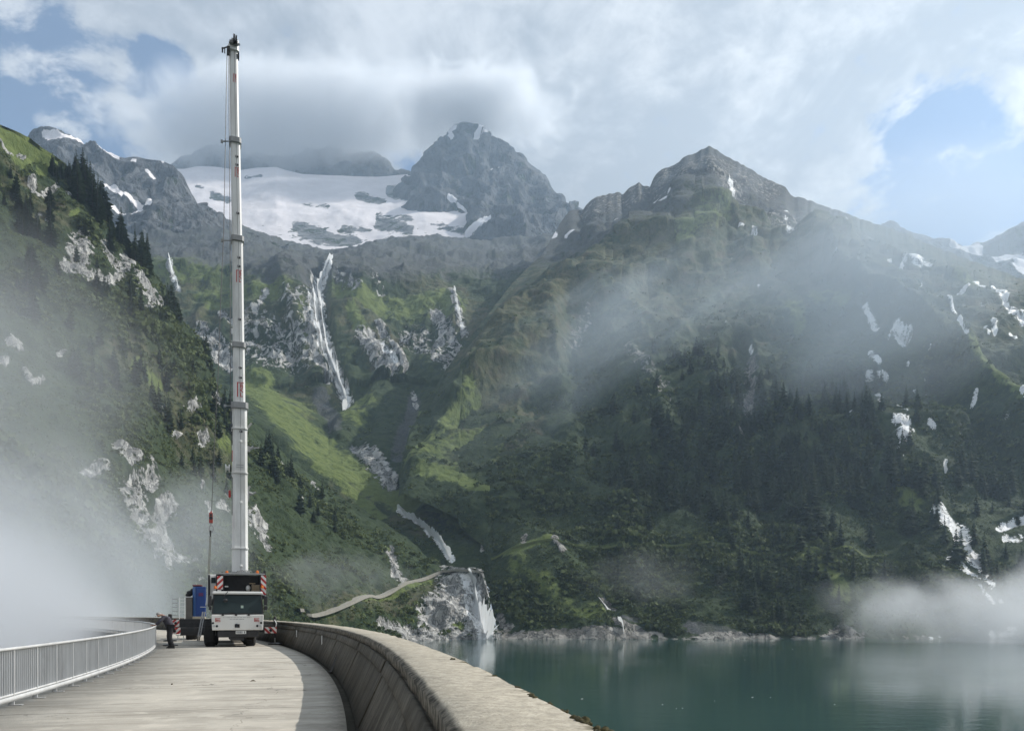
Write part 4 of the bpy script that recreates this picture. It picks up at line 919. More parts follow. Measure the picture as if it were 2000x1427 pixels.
for key, n, pf_, s0, s1, nm, lab in (('L', 52000, pL, 2.4, 6.6, 'shrubs', None), ('R', 70000, pR, 2.8, 7.5, 'shrubs', None), ('V', 20000, pV, 2.4, 6.0, 'shrubs', None)):
    P_, N_, px_, py_ = scatter(key, n, pf_)
    sz = s0 + (s1 - s0) * rng.random(len(P_)) ** 2
    lump = np.clip(fbm(P_.astype(np.float32), 40, 3, .5, seed=5) * .8 + .6, .25, 1.3)
    o = shrub_mesh(nm, P_, sz * lump, 20)
    tag(o, {'L': 'dense green alder and dwarf pine scrub covering the foggy left slope', 'R': 'dense green scrub covering the lower slope across the lake', 'V': 'patchy green scrub in the valley between the two slopes'}[key], 'shrubs', kind='stuff')

def conifer(variant):
    rnd = random.Random(100 + variant); H = 1.0
    tk = MB(); tk.tube((0, 0, -.05), (0.004, 0, .55), .016, .010, 7).tube((.004, 0, .55), (0, .003, .97), .010, .002, 6)
    cr = MB(); wide = (.21, .17, .26, .19)[variant]; pw = (.8, .95, .6, .75)[variant]
    nl = 24
    for i in range(nl):
        t = .10 + .88 * i / (nl - 1)
        rr = wide * max(.06, (1 - t)) ** pw * (1 + .25 * math.sin(i * 1.7 + variant)) * (.75 if t < .16 else 1)
        nb = max(4, int(9 * (1 - t) + 4))
        for j in range(nb):
            if rnd.random() < .10: continue
            a = 6.283 * (j + rnd.random() * .8) / nb + i
            L = rr * rnd.uniform(.6, 1.2); dr = L * rnd.uniform(.15, .5); w = L * rnd.uniform(.28, .46) + .006; zz = t + rnd.uniform(-.014, .014)
            ca, sa = math.cos(a), math.sin(a)
            b0 = (0.004 * ca, .004 * sa, zz + .012); m0 = (L * .55 * ca, L * .55 * sa, zz - dr * .35)
            l0 = (m0[0] - w * sa, m0[1] + w * ca, m0[2] - w * .45); r0 = (m0[0] + w * sa, m0[1] - w * ca, m0[2] - w * .45)
            tip = (L * ca, L * sa, zz - dr)
            cr.add([b0, l0, tip, m0, r0], [(0, 1, 2, 3), (0, 3, 2, 4)])
    cr.tube((0, 0, .94), (0, 0, 1.0), .008, .001, 5)
    return tk, cr
CON = []
for v_ in range(4):
    tk, cr = conifer(v_)
    ko = tk.build('trunk', bark_m); co_ = cr.build('crown', needle_m)
    CON.append((ko.data, co_.data)); bpy.data.objects.remove(ko); bpy.data.objects.remove(co_)
def plant(key, px, py, h, lab, grp, parts=True):
    p = on_sheet(key, px, py, -.2)[0]; v_ = random.randrange(4)
    if parts:
        r = empty('conifer_tree', tuple(p), random.uniform(0, 6.28))
        for nm, me in (('trunk', CON[v_][0]), ('crown', CON[v_][1])):
            c = bpy.data.objects.new(nm, me); COL.objects.link(c); c.parent = r
    else:
        r = bpy.data.objects.new('conifer_tree', CON[v_][1]); COL.objects.link(r); r.location = p; r.rotation_euler = (0, 0, random.uniform(0, 6.28))
    w_ = random.uniform(.85, 1.25)
    r.scale = (h * w_, h * w_, h)
    tag(r, lab, 'tree', grp)
def stand(key, pts, w, n, h0, h1, lab, grp, parts):
    L = [0]
    for a, b in zip(pts[:-1], pts[1:]): L.append(L[-1] + math.hypot(b[0] - a[0], b[1] - a[1]))
    for _ in range(n):
        s = random.uniform(0, L[-1]); x = float(np.interp(s, L, [p[0] for p in pts])) + random.gauss(0, w); y = float(np.interp(s, L, [p[1] for p in pts])) + random.gauss(0, w * .8)
        if key == 'L': y = max(y, float(np.interp(x, [p[0] for p in L_top], [p[1] for p in L_top])) + 3)
        plant(key, x, y, random.uniform(h0, h1), lab, grp, parts)
g1 = ('dark conifer in the tall stand along the skyline of the left slope', 'conifers along the left skyline')
stand('L', [(140, 345), (180, 385), (208, 440)], 11, 26, 15, 25, *g1, True)
stand('L', [(110, 330), (150, 345)], 8, 8, 7, 13, *g1, True)
stand('L', [(225, 465), (285, 540)], 12, 17, 14, 22, *g1, True)
stand('L', [(284, 535), (291, 545)], 5, 6, 24, 30, *g1, True)
stand('L', [(320, 610), (345, 660)], 10, 12, 14, 22, *g1, True)
stand('L', [(380, 700), (420, 790), (450, 860)], 14, 18, 14, 22, *g1, True)
stand('L', [(500, 900), (560, 960)], 16, 14, 12, 20, *g1, True)
g2 = ('dark conifer scattered over the open scrub of the foggy left slope', 'conifers scattered over the left slope')
for pts, w, n in (([(20, 420), (100, 480)], 34, 14), ([(30, 540), (90, 600)], 30, 8), ([(190, 600), (260, 660)], 26, 8), ([(230, 760), (300, 840)], 30, 10), ([(320, 720), (360, 860)], 24, 8), ([(560, 980), (680, 1040)], 22, 8)):
    stand('L', pts, w, n, 9, 17, *g2, True)
FOREST = []
def mass(key, pts, w, n, h0, h1):
    L = [0]
    for a, b in zip(pts[:-1], pts[1:]): L.append(L[-1] + math.hypot(b[0] - a[0], b[1] - a[1]))
    for _ in range(n):
        s = random.uniform(0, L[-1]); x = float(np.interp(s, L, [p[0] for p in pts])) + random.gauss(0, w); y = float(np.interp(s, L, [p[1] for p in pts])) + random.gauss(0, w * .8)
        FOREST.append((on_sheet(key, x, y, -.2)[0], random.uniform(h0, h1), random.randrange(4), random.uniform(0, 6.28)))
g3 = ('dark conifer in the forest above the lake path across the water', 'conifers above the path across the lake')
for pts, w, n in (([(1300, 960), (1480, 1040)], 30, 22), ([(1500, 940), (1600, 1040)], 34, 24), ([(1640, 930), (1760, 1020)], 34, 18), ([(1790, 960), (1830, 1050)], 18, 8)):
    stand('R', pts, w, n, 17, 28, *g3, False)
g4 = ('dark conifer between the lake path and the rocky far shore', 'conifers below the path across the lake')
for pts, w, n in (([(1400, 1110), (1540, 1160)], 22, 20), ([(1440, 1190), (1600, 1220)], 14, 10), ([(1560, 1100), (1640, 1200)], 18, 10), ([(1700, 1120), (1800, 1180)], 26, 8)):
    stand('R', pts, w, n, 12, 21, *g4, False)
for pts, w, n in (([(1280, 830), (1380, 980)], 36, 40), ([(1400, 830), (1540, 960)], 46, 70), ([(1520, 860), (1600, 980)], 36, 40), ([(1640, 880), (1760, 960)], 40, 36), ([(1300, 1000), (1460, 1060)], 26, 16), ([(1200, 880), (1260, 1040)], 30, 22), ([(1330, 740), (1500, 800)], 34, 34), ([(1560, 780), (1700, 840)], 40, 30), ([(1890, 940), (1990, 1000)], 22, 14), ([(1850, 1080), (1990, 1100)], 24, 8)):
    mass('R', pts, w, int(n * 1.7), 8, 25)
for pts, w, n in (([(140, 700), (180, 780)], 30, 12), ([(340, 900), (420, 940)], 24, 10), ([(40, 380), (200, 520)], 30, 14)):
    mass('L', pts, w, n, 8, 14)
fv, fq, off_ = [], [], 0
for p, h, v_, rz in FOREST:
    me = CON[v_][1]; a = np.empty(len(me.vertices) * 3, np.float32); me.vertices.foreach_get('co', a); a = a.reshape(-1, 3) * h
    c_, s_ = math.cos(rz), math.sin(rz); fv.append(np.stack([a[:, 0] * c_ - a[:, 1] * s_, a[:, 0] * s_ + a[:, 1] * c_, a[:, 2]], -1) + p)
    ls = np.empty(len(me.polygons), np.int32); me.polygons.foreach_get('loop_start', ls); lt = np.empty(len(me.polygons), np.int32); me.polygons.foreach_get('loop_total', lt); vi = np.empty(len(me.loops), np.int32); me.loops.foreach_get('vertex_index', vi)
    k = lt == 4; fq.append(np.stack([vi[ls[k] + j] for j in range(4)], -1) + off_); off_ += len(a)
fo_ = new_obj('forest', mesh_np('forest', np.concatenate(fv), np.concatenate(fq)), needle_m)
tag(fo_, 'dark conifer forest on the steep slope across the lake and in the mist on the left', 'forest', kind='stuff')
# floating scraps on the lake
scrap_m = paint('pale_driftwood', (0.55, 0.52, 0.46), .8, var=.3)
for i, (px_, py_, s_) in enumerate([(1470, 1361, .5), (1294, 1375, .3), (1321, 1383, .28), (1333, 1382, .26), (1137, 1364, .5), (1630, 1375, .3), (1864, 1272, .7), (1896, 1370, .35), (1548, 1267, .6), (1455, 1288, .35), (1505, 1361, .25), (1396, 1368, .25), (1860, 1273, .4), (1875, 1370, .3)]):
    Y = (EYE - WATER_Z) * F / (py_ - HY); X = (px_ - CXP) / F * Y
    mb = MB(); mb.tube((-.45 * s_, 0, .02), (.45 * s_, .08 * s_, .05), .10 * s_, .05 * s_, 8).tube((0, 0, .03), (.2 * s_, .18 * s_, .16), .05 * s_, .015 * s_, 6)
    o = mb.build('driftwood', scrap_m); o.location = (X, Y, WATER_Z - .01); o.rotation_euler = (0, 0, random.uniform(0, 3))
    tag(o, 'small pale scrap of driftwood floating on the green lake', 'driftwood', 'driftwood scraps floating on the lake')

# ------------------------------------------------------------------ mobile crane
CO, CA = Vector((-12.62, 36.2, 0.0)), R(20.5)         # middle of its front on the ground; it faces the camera
cA, sA = math.cos(CA), math.sin(CA)
def lx(px, yl=0.0):                                    # photo column -> crane's own x at its own depth yl
    tt = (px - CXP) / F
    return (tt * (CO.y + yl * cA) - CO.x + yl * sA) / (cA - tt * sA)
def dep(px, yl=0.0): return CO.y + lx(px, yl) * sA + yl * cA
def lz(px, py, yl=0.0): return EYE + (HY - py) / F * dep(px, yl)

m_white = paint('white_paint', (0.74, 0.74, 0.71), .35, var=.06, scale=2, dirt=((.32, .30, .26), .35))
m_boom = paint('boom_paint', (0.76, 0.755, 0.73), .40, var=.06, scale=1.2, dirt=((.30, .29, .26), .45))
m_grey = paint('grey_paint', (0.28, 0.285, 0.285), .5, var=.2, scale=3, dirt=((.12, .11, .10), .5))
m_black = paint('black_steel', (0.018, 0.018, 0.019), .45, var=.3, scale=4, dirt=((.06, .055, .05), .4))
m_dark = paint('dark_recess', (0.010, 0.010, 0.011), .7)
m_rubber = paint('tyre_rubber', (0.016, 0.016, 0.016), .85, var=.3, scale=5, dirt=((.07, .065, .055), .5))
m_red = paint('red_paint', (0.42, 0.025, 0.022), .4, var=.12)
m_hook = paint('red_hook_paint', (0.36, 0.045, 0.03), .45, var=.25, scale=8, dirt=((.08, .05, .04), .5))
m_steel = paint('bare_steel', (0.36, 0.36, 0.35), .38, .8, var=.15)
m_rope = paint('wire_rope', (0.12, 0.12, 0.12), .5, .5)
m_lamp = paint('orange_lens', (0.65, 0.16, 0.02), .25)
m_chrome = paint('lamp_glass', (0.62, 0.63, 0.64), .12, .3)
m_tan = paint('hydraulic_unit', (0.24, 0.18, 0.11), .6, var=.4, scale=9)
m_blue = paint('blue_panel', (0.018, 0.060, 0.235), .42, var=.12, scale=2, dirt=((.05, .06, .10), .4))
m_bluel = paint('light_blue_panel', (0.050, 0.125, 0.32), .42, var=.12, scale=2)
m_ply = paint('pale_plank', (0.42, 0.37, 0.28), .8, var=.25, scale=5)
m_crate = paint('weathered_crate', (0.17, 0.155, 0.135), .8, var=.4, scale=3, dirt=((.07, .06, .05), .6))
gl = bpy.data.materials.new('windscreen_glass'); gl.use_nodes = True
_b = gl.node_tree.nodes['Principled BSDF']; _t = NT(gl.node_tree)
_t.put(_b.inputs['Base Color'], _t.mix(_t.noise(_t.node('ShaderNodeTexCoord').outputs['Object'], 1.3, 4), (.014, .024, .026), (.034, .050, .052))); _b.inputs['Roughness'].default_value = .08; _b.inputs['Specular IOR Level'].default_value = .22
def stripes(name, sx=1.0):
    m = bpy.data.materials.new(name); m.use_nodes = True; t = NT(m.node_tree); b = m.node_tree.nodes['Principled BSDF']
    x, y, z = t.sep(t.node('ShaderNodeTexCoord').outputs['Object'])
    f = t.math('FRACT', t.math('MULTIPLY', t.math('ADD', z, t.math('MULTIPLY', x, sx)), 1 / .30))
    n = t.noise(t.node('ShaderNodeTexCoord').outputs['Object'], 6, 4)
    c = t.mix(t.step(f, .48, .52), (.68, .67, .64), (.40, .022, .02)); c = t.mix(t.step(n, .55, .75, 0, .4), c, (.2, .12, .1))
    t.put(b.inputs['Base Color'], c); b.inputs['Roughness'].default_value = .45
    return m
m_st1, m_st2 = stripes('hazard_stripes', -1.0), stripes('hazard_stripes_mirrored', 1.0)

crane = empty('mobile_crane', tuple(CO), CA)
tag(crane, 'white mobile crane parked across the dam road with its tall telescopic boom raised', 'crane')
def part(mb, name, mat, parent=None, bevel=0.0, smooth=False, label=None):
    o = mb.build(name, mat, parent or crane, bevel, smooth)
    if label: o['label'] = label
    return o

def text_mesh(txt, name, mat, parent, loc, size, rot=(R(90), 0, 0), depth=.004, bold=.012, align='CENTER'):
    cu = bpy.data.curves.new(name, 'FONT'); cu.body = txt; cu.size = size; cu.extrude = depth; cu.align_x = align; cu.align_y = 'CENTER'; cu.offset = bold * size; cu.space_character = 1.05
    tmp = bpy.data.objects.new(name, cu); COL.objects.link(tmp)
    dg = bpy.context.evaluated_depsgraph_get(); dg.update()
    me = bpy.data.meshes.new_from_object(tmp.evaluated_get(dg)); bpy.data.objects.remove(tmp)
    me.materials.clear(); o = new_obj(name, me, mat, parent); o.location = loc; o.rotation_euler = rot
    return o

# carrier cab ---------------------------------------------------------
xl0, xl1 = lx(412), lx(516)
zb, zm, zt, zr = lz(464, 1230), lz(464, 1199.5), lz(464, 1160), lz(464, 1155.5)
cab = MB()
cab.hexa([(xl0 + .05, .06, zb), (xl1 - .05, .06, zb), (xl1 - .05, 1.75, zb), (xl0 + .05, 1.75, zb)], [(xl0 + .02, .0, zm), (xl1 - .02, .0, zm), (xl1 - .02, 1.75, zm), (xl0 + .02, 1.75, zm)])
cabo = part(cab, 'cab', m_white, bevel=.035)
up = MB().hexa([(xl0 + .03, .03, zm + .003), (xl1 - .03, .03, zm + .003), (xl1 - .03, 1.7, zm + .003), (xl0 + .03, 1.7, zm + .003)], [(xl0 + .09, .26, zt), (xl1 - .09, .26, zt), (xl1 - .09, 1.68, zt), (xl0 + .09, 1.68, zt)])
part(up, 'window_frame', m_black, cabo, bevel=.03)
def on_glass(x, z): return .03 + .23 * (z - zm) / (zt - zm)
g0, g1 = zm + .05, zt - .04
ws = MB().hexa([(xl0 + .10, on_glass(0, g0) - .012, g0), (xl1 - .10, on_glass(0, g0) - .012, g0), (xl1 - .10, on_glass(0, g0) + .02, g0), (xl0 + .10, on_glass(0, g0) + .02, g0)],
               [(xl0 + .15, on_glass(0, g1) - .012, g1), (xl1 - .15, on_glass(0, g1) - .012, g1), (xl1 - .15, on_glass(0, g1) + .02, g1), (xl0 + .15, on_glass(0, g1) + .02, g1)])
part(ws, 'windscreen', gl, cabo, bevel=.01)
part(MB().box(xl0 + .06, xl1 - .06, .12, 1.7, zt + .003, zr + .03), 'roof_visor', m_white, cabo, bevel=.04)
st_ = MB().box(lx(470.5), lx(475.5), on_glass(0, zm + .3) - .019, on_glass(0, zm + .3) - .0125, zm + .30, zm + .42)
part(st_, 'windscreen_sticker', paint('sticker', (.42, .52, .45), .5), cabo)
wip = MB()
for x0, x1 in ((-.62, -.12), (-.05, .45), (.50, .95)):
    wip.bar((x0, on_glass(0, zm + .03) - .03, zm + .02), (x1, on_glass(0, zm + .12) - .03, zm + .10), .02, .02).box(x0 - .05, x0 + .05, -.03, .02, zm - .05, zm + .03)
part(wip, 'wiper', m_black, cabo)
fm = MB().path([(lx(445), .12, zr + .05), (lx(444.5), -.10, zr + .0), (lx(438), -.18, zr - .18), (lx(437), -.18, lz(437, 1169) + .06)], .018, 6)
fm.blob((lx(440), -.18, lz(440, 1172)), .10, .05, .085, 10, 7)
part(fm, 'front_mirror', m_black, cabo, smooth=False)
for sgn, (a, b_) in ((-1, (407.5, 413.5)), (1, (515.5, 522.5))):
    mm = MB().box(lx(a), lx(b_), .02, .20, lz(464, 1181), lz(464, 1163)).box(lx(a), lx(b_), .02, .18, lz(464, 1190.5), lz(464, 1182.5))
    mo = part(mm, 'mirror', m_black, cabo, bevel=.03)
    xa = xl0 + .05 if sgn < 0 else xl1 - .05
    br = MB().path([(xa, .25, zt - .02), (lx((a + b_) / 2), .12, lz(464, 1161.5)), (lx((a + b_) / 2), .12, lz(464, 1192)), (xa, .2, lz(464, 1192.5))], .016, 6)
    part(br, 'mirror_bracket', m_steel, cabo)
for px_, py_, r_, mat_ in ((416, 1216, .05, m_dark), (418, 1222, .055, m_chrome), (423.6, 1222, .055, m_dark), (510, 1215.5, .05, m_dark), (508.5, 1221.5, .055, m_chrome), (502.5, 1221.5, .055, m_dark)):
    yy = .06 * (1 - (lz(464, py_) - zb) / (zm - zb))
    part(MB().lathe([(0, r_), (.018, r_), (.024, r_ * .7)], (lx(px_), yy + .004, lz(px_, py_)), (0, -1, 0), 14), 'headlight', mat_, cabo)
part(MB().box(lx(458.5), lx(468), .012, .04, lz(464, 1224.8), lz(464, 1218.2)).box(lx(460), lx(464), -.01, .012, lz(464, 1219), lz(464, 1217.4)), 'tow_hatch', m_dark, cabo)
for a, b_ in ((420.5, 430.5), (496.5, 506.5)):
    cx_ = (lx(a) + lx(b_)) / 2; zc = lz(464, 1209.8); w = lx(b_) - lx(a)
    lg = text_mesh('BKL', 'logo', m_red, cabo, (cx_ + .02, .016, zc - .012), w * .50, bold=.03)
    fr = MB().box(cx_ - w / 2, cx_ - w / 2 + .025, .008, .018, zc - .085, zc + .085).box(cx_ - w / 2 + .0252, cx_ + w / 2, .008, .018, zc + .065, zc + .085).box(cx_ - w / 2 + .0252, cx_ + w / 2, .008, .018, zc - .085, zc - .07)
    part(fr, 'logo_frame', m_red, cabo)
nb = MB(); x_ = lx(436)
rl_ = random.Random(3)
while x_ < lx(490):
    w = rl_.uniform(.02, .045); nb.box(x_, x_ + w, .010, .016, lz(464, 1205.6), lz(464, 1204.2)); x_ += w + rl_.choice((.008, .008, .03))
x_ = lx(449)
while x_ < lx(478):
    w = rl_.uniform(.02, .04); nb.box(x_, x_ + w, .014, .020, lz(464, 1209.2), lz(464, 1208.0)); x_ += w + rl_.choice((.008, .03))
part(nb, 'small_lettering', paint('grey_print', (.30, .31, .32), .5), cabo)
# chassis and wheels ------------------------------------------------------
ch = MB().box(-.55, .55, .35, 9.6, .62, 1.12).box(-1.15, 1.15, 2.1, 9.6, 1.0, 1.28).box(lx(425), lx(505), .12, 1.0, .45, zb - .03).box(-.35, .42, .7, 1.5, .34, .50)
ch.box(-.30, .30, .15, .9, .30, .46)
part(ch, 'chassis', m_black, bevel=.03)
pl = MB().box(lx(460.5), lx(481), .085, .105, lz(464, 1237.3), lz(464, 1231))
plo = part(pl, 'number_plate', m_white, bevel=.005)
nb = MB(); x_ = lx(462)
while x_ < lx(479):
    w = rl_.uniform(.03, .05); nb.box(x_, x_ + w, .080, .0845, lz(464, 1236.2), lz(464, 1232)); x_ += w + rl_.choice((.02, .02, .07))
part(nb, 'plate_marks', paint('plate_print', (.16, .17, .19), .6), plo)
def wheel(x, y, steer=0.0):
    r, w = .62, .46
    tyre = MB().lathe([(-w / 2, r * .62), (-w / 2, r * .9), (-w / 2 + .05, r * .98), (-w * .2, r), (w * .2, r), (w / 2 - .05, r * .98), (w / 2, r * .9), (w / 2, r * .62)], (0, 0, 0), (1, 0, 0), 30)
    for k in range(30):
        a = k / 30 * 6.283
        tyre.bar((-w * .42, math.cos(a) * (r + .006), math.sin(a) * (r + .006)), (w * .42, math.cos(a + .07) * (r + .006), math.sin(a + .07) * (r + .006)), .05, .022)
    rim = MB().lathe([(-w * .42, r * .60), (-w * .2, r * .5), (-w * .2, r * .25), (-w * .5, r * .2), (-w * .52, .02)], (0, 0, 0), (1, 0, 0), 20).lathe([(w * .42, r * .60), (w * .2, r * .5), (w * .2, r * .25), (w * .5, r * .2), (w * .52, .02)], (0, 0, 0), (1, 0, 0), 20)
    wo_ = part(tyre, 'wheel', m_rubber); part(rim, 'rim', m_grey, wo_); wo_.location = (x, y, r); wo_.rotation_euler = (0, 0, steer)
xw0, xw1 = lx(411, 1.2), lx(489, 1.2)
for yy, stv in ((1.35, R(-7)), (3.1, R(-4)), (6.4, 0), (8.1, 0)):
    wheel(xw0 + .10 if yy > 2 else xw0, yy, stv); wheel(xw1 - .05 if yy > 2 else xw1, yy, stv)
for s_, x_ in ((-1, xl0), (1, xl1)):
    fd = MB()
    for k in range(8):
        a0, a1 = R(20 + k * 17.5), R(20 + (k + 1) * 17.5); rr = .72
        fd.hexa([(x_ - s_ * .50, 1.35 - rr * math.cos(a0), .62 + rr * math.sin(a0)), (x_, 1.35 - rr * math.cos(a0), .62 + rr * math.sin(a0)), (x_, 1.35 - rr * math.cos(a1), .62 + rr * math.sin(a1)), (x_ - s_ * .50, 1.35 - rr * math.cos(a1), .62 + rr * math.sin(a1))],
                [(x_ - s_ * .50, 1.35 - (rr + .02) * math.cos(a0), .62 + (rr + .02) * math.sin(a0)), (x_, 1.35 - (rr + .02) * math.cos(a0), .62 + (rr + .02) * math.sin(a0)), (x_, 1.35 - (rr + .02) * math.cos(a1), .62 + (rr + .02) * math.sin(a1)), (x_ - s_ * .50, 1.35 - (rr + .02) * math.cos(a1), .62 + (rr + .02) * math.sin(a1))])
    part(fd, 'mudguard', m_black)
# outriggers -------------------------------------------------------------
def outrigger(yl, px_in, px_out, py0, py1, plate, jack, side, mat_st):
    z0, z1 = lz((px_in + px_out) / 2, py1, yl), lz((px_in + px_out) / 2, py0, yl)
    xa, xb = sorted((lx(px_in, yl), lx(px_out, yl)))
    bm_ = MB().box(xa, xb, yl, yl + .42, z0, z1).box(xa + .1, xb - .1, yl - .012, yl, (z0 + z1) / 2 - .02, (z0 + z1) / 2 + .03)
    o = part(bm_, 'outrigger_beam', m_black, bevel=.02)
    p0, p1, q0, q1 = plate
    px0, px1 = sorted((lx(p0, yl - .15), lx(p1, yl - .15)))
    pz0, pz1 = lz(p0, q1, yl - .15), lz(p0, q0, yl - .15)
    pb = MB().box(0, px1 - px0, 0, .012, 0, pz1 - pz0); po = part(pb, 'warning_plate', mat_st, o, bevel=.003); po.location = (px0, yl - .15, pz0)
    part(MB().lathe([(0, .075), (.03, .075), (.05, .04)], ((px0 + px1) / 2, yl - .151, (pz0 + pz1) / 2), (0, -1, 0), 14), 'marker_lamp', m_dark, o)
    j0, j1, t0 = jack
    jx = (lx(j0, yl) + lx(j1, yl)) / 2; jr = (lx(j1, yl) - lx(j0, yl)) / 2; jz = lz(j0, t0, yl)
    part(MB().tube((jx, yl + .1, .34), (jx, yl + .1, jz), jr, n=14).tube((jx, yl + .1, jz), (jx, yl + .1, jz + .05), jr * 1.15, jr * .8, 14), 'outrigger_jack', m_black, o)
    part(MB().tube((jx, yl + .1, .10), (jx, yl + .1, .34), jr * .55, n=12), 'jack_ram', m_steel, o)
    part(MB().lathe([(0, .34), (.05, .34), (.10, .12)], (jx, yl + .1, .004), (0, 0, 1), 18), 'jack_pad', m_black, o)
    part(MB().path([(jx - .03, yl - .04, jz - .12), (jx + .06 * side, yl - .12, jz - .3), (jx + .02, yl - .08, jz - .5)], .022, 6), 'hydraulic_hose', m_white, o)
outrigger(2.35, 412, 352, 1225, 1240, (329, 352.5, 1225, 1237.5), (329, 336, 1214), -1, m_st1)
outrigger(9.0, 412, 351, 1208, 1224, (336.5, 350, 1209.5, 1223), (328, 336, 1200), -1, m_st1)
outrigger(2.35, 506, 536, 1224, 1234, (517, 540.5, 1224, 1236), (534.5, 540, 1205), 1, m_st2)
# superstructure -----------------------------------------------------------
ys = 2.4
sx0, sx1 = lx(422, ys), lx(519.5, ys); sz0, sz1 = lz(470, 1156, ys), lz(470, 1119.5, ys)
su = MB().box(sx0 + .36, sx1 - .30, ys + .55, ys + 3.9, sz0 - .35, sz1 - .06)            # recessed body
su.box(sx0, sx0 + .35, ys + .03, ys + 3.6, sz0, sz1 - .05).box(sx1 - .29, sx1, ys + .03, ys + 3.6, sz0 - .3, sz1 - .05).box(-1.0, 1.0, ys + .6, ys + 3.4, 1.285, sz0 - .35)
sup = part(su, 'superstructure', m_dark, bevel=.02)
part(MB().box(sx0 + .10, sx1 - .05, ys - .02, ys + .5, sz1 - .048, sz1 + .02).box(lx(461, ys), lx(488, ys), ys, ys + .6, sz1 + .021, sz1 + .10), 'top_frame', m_grey, sup, bevel=.015)
for (a, b_, q0, q1, m_) in ((424, 435.5, 1124, 1150, m_st1), (509.5, 519.8, 1123, 1161, m_st2)):
    w = lx(b_, ys) - lx(a, ys); po = part(MB().box(0, w, 0, .014, 0, lz(a, q0, ys) - lz(a, q1, ys)), 'warning_plate', m_, sup, bevel=.003); po.location = (lx(a, ys), ys - .02, lz(a, q1, ys))
for px_, py_ in ((443, 1117), (503, 1116.5), (420.5, 1147), (512, 1146)):
    part(MB().lathe([(0, .07), (.06, .075), (.13, .055), (.15, .01)], (lx(px_, ys - .1), ys - .12 if py_ > 1140 else ys + .15, lz(px_, py_, ys) - .06), (0, 0, 1), 14), 'beacon', m_lamp, sup)
part(MB().box(lx(514.5, ys), lx(519, ys), ys + .05, ys + .3, lz(516, 1124, ys), lz(516, 1114, ys)), 'mast_lamp', m_black, sup, bevel=.01)
part(MB().box(lx(432, ys), lx(435.5, ys), ys + .05, ys + .2, sz1 + .021, lz(433, 1117, ys)), 'camera_housing', m_black, sup, bevel=.01)
part(MB().box(lx(439, ys), lx(446, ys), ys + .3, ys + .34, lz(440, 1145.5, ys), lz(440, 1143, ys)).box(lx(424.5, ys), lx(432, ys), ys - .05, ys, lz(428, 1153.5, ys), lz(428, 1151, ys)), 'white_plate', m_white, sup)
part(MB().blob((lx(485, ys + .2), ys + .42, lz(485, 1147.5, ys)), .115, .12, .15, 12, 8), 'white_tank', m_white, sup, smooth=True)
hu = MB().box(lx(492, ys), lx(508, ys), ys + .2, ys + .5, lz(500, 1154, ys), lz(500, 1141, ys)).box(lx(487, ys), lx(499, ys), ys + .15, ys + .3, lz(490, 1139.5, ys), lz(490, 1137.5, ys)).tube((lx(494, ys), ys + .12, lz(494, 1154, ys)), (lx(494, ys), ys + .12, lz(494, 1140, ys)), .03, n=8)
part(hu, 'hydraulic_unit', m_tan, sup, bevel=.02)
ho = MB()
for k in range(7):
    x0 = lx(463 + k * 4, ys); ho.path([(x0, ys + .1, sz1 + .10), (x0 + .05, ys + .05, sz1 + .15 + .02 * (k % 3)), (x0 + .11, ys + .1, sz1 + .09)], .016, 6)
part(ho, 'hydraulic_hose', m_grey, sup)
# crane driver's cabin, left of the superstructure
yc = 2.8
cb = MB(); a0, a1 = lx(403.5, yc), lx(423, yc); c0, c1 = lz(415, 1182, yc), lz(415, 1121, yc)
cb.hexa([(lx(401, yc), yc, c0), (a0, yc, c0), (a1, yc + 1.9, c0), (lx(401, yc), yc + 1.9, c0)], [(a0 + .02, yc, c0 + .55), (a1, yc, c0 + .55), (a1, yc + 1.9, c0 + .55), (a0 + .02, yc + 1.9, c0 + .55)])
cb.hexa([(a0 + .02, yc, c0 + .552), (a1, yc, c0 + .552), (a1, yc + 1.9, c0 + .552), (a0 + .02, yc + 1.9, c0 + .552)], [(a0 + .05, yc + .12, c1), (a1, yc + .12, c1), (a1, yc + 1.8, c1), (a0 + .05, yc + 1.8, c1)])
cbo = part(cb, 'driver_cabin', m_white, bevel=.03)
part(MB().box(lx(412.5, yc), a1 - .04, yc + .03, yc + .09, lz(415, 1138, yc), lz(415, 1127, yc)), 'cabin_window', gl, cbo, bevel=.01)
part(MB().tube((lx(408.3, yc), yc - .08, lz(408, 1185, yc)), (lx(408.3, yc), yc - .08, lz(408, 1122, yc)), .055, n=10), 'cabin_post', m_black, cbo)
part(MB().box(lx(391, yc), lx(402, yc), yc - .06, yc, lz(396, 1185.3, yc), lz(396, 1184, yc)), 'grab_rail', m_white, cbo)
# short access ladder
yb = 1.9
lad = MB()
for dx_ in (0, 4.2):
    lad.bar((lx(396 + dx_, yb), yb, lz(396, 1194, yb)), (lx(387.5 + dx_, yb), yb - .5, lz(388, 1242, yb - .5)), .055, .03)
for k in range(6):
    t_ = (k + .5) / 6; a = Vector((lx(396, yb), yb, lz(396, 1194, yb))).lerp(Vector((lx(387.5, yb), yb - .5, lz(388, 1242, yb - .5))), t_); b_ = Vector((lx(400.2, yb), yb, lz(400, 1194, yb))).lerp(Vector((lx(391.7, yb), yb - .5, lz(392, 1242, yb - .5))), t_)
    lad.bar(a, b_, .03, .02)
part(lad, 'access_ladder', m_grey)
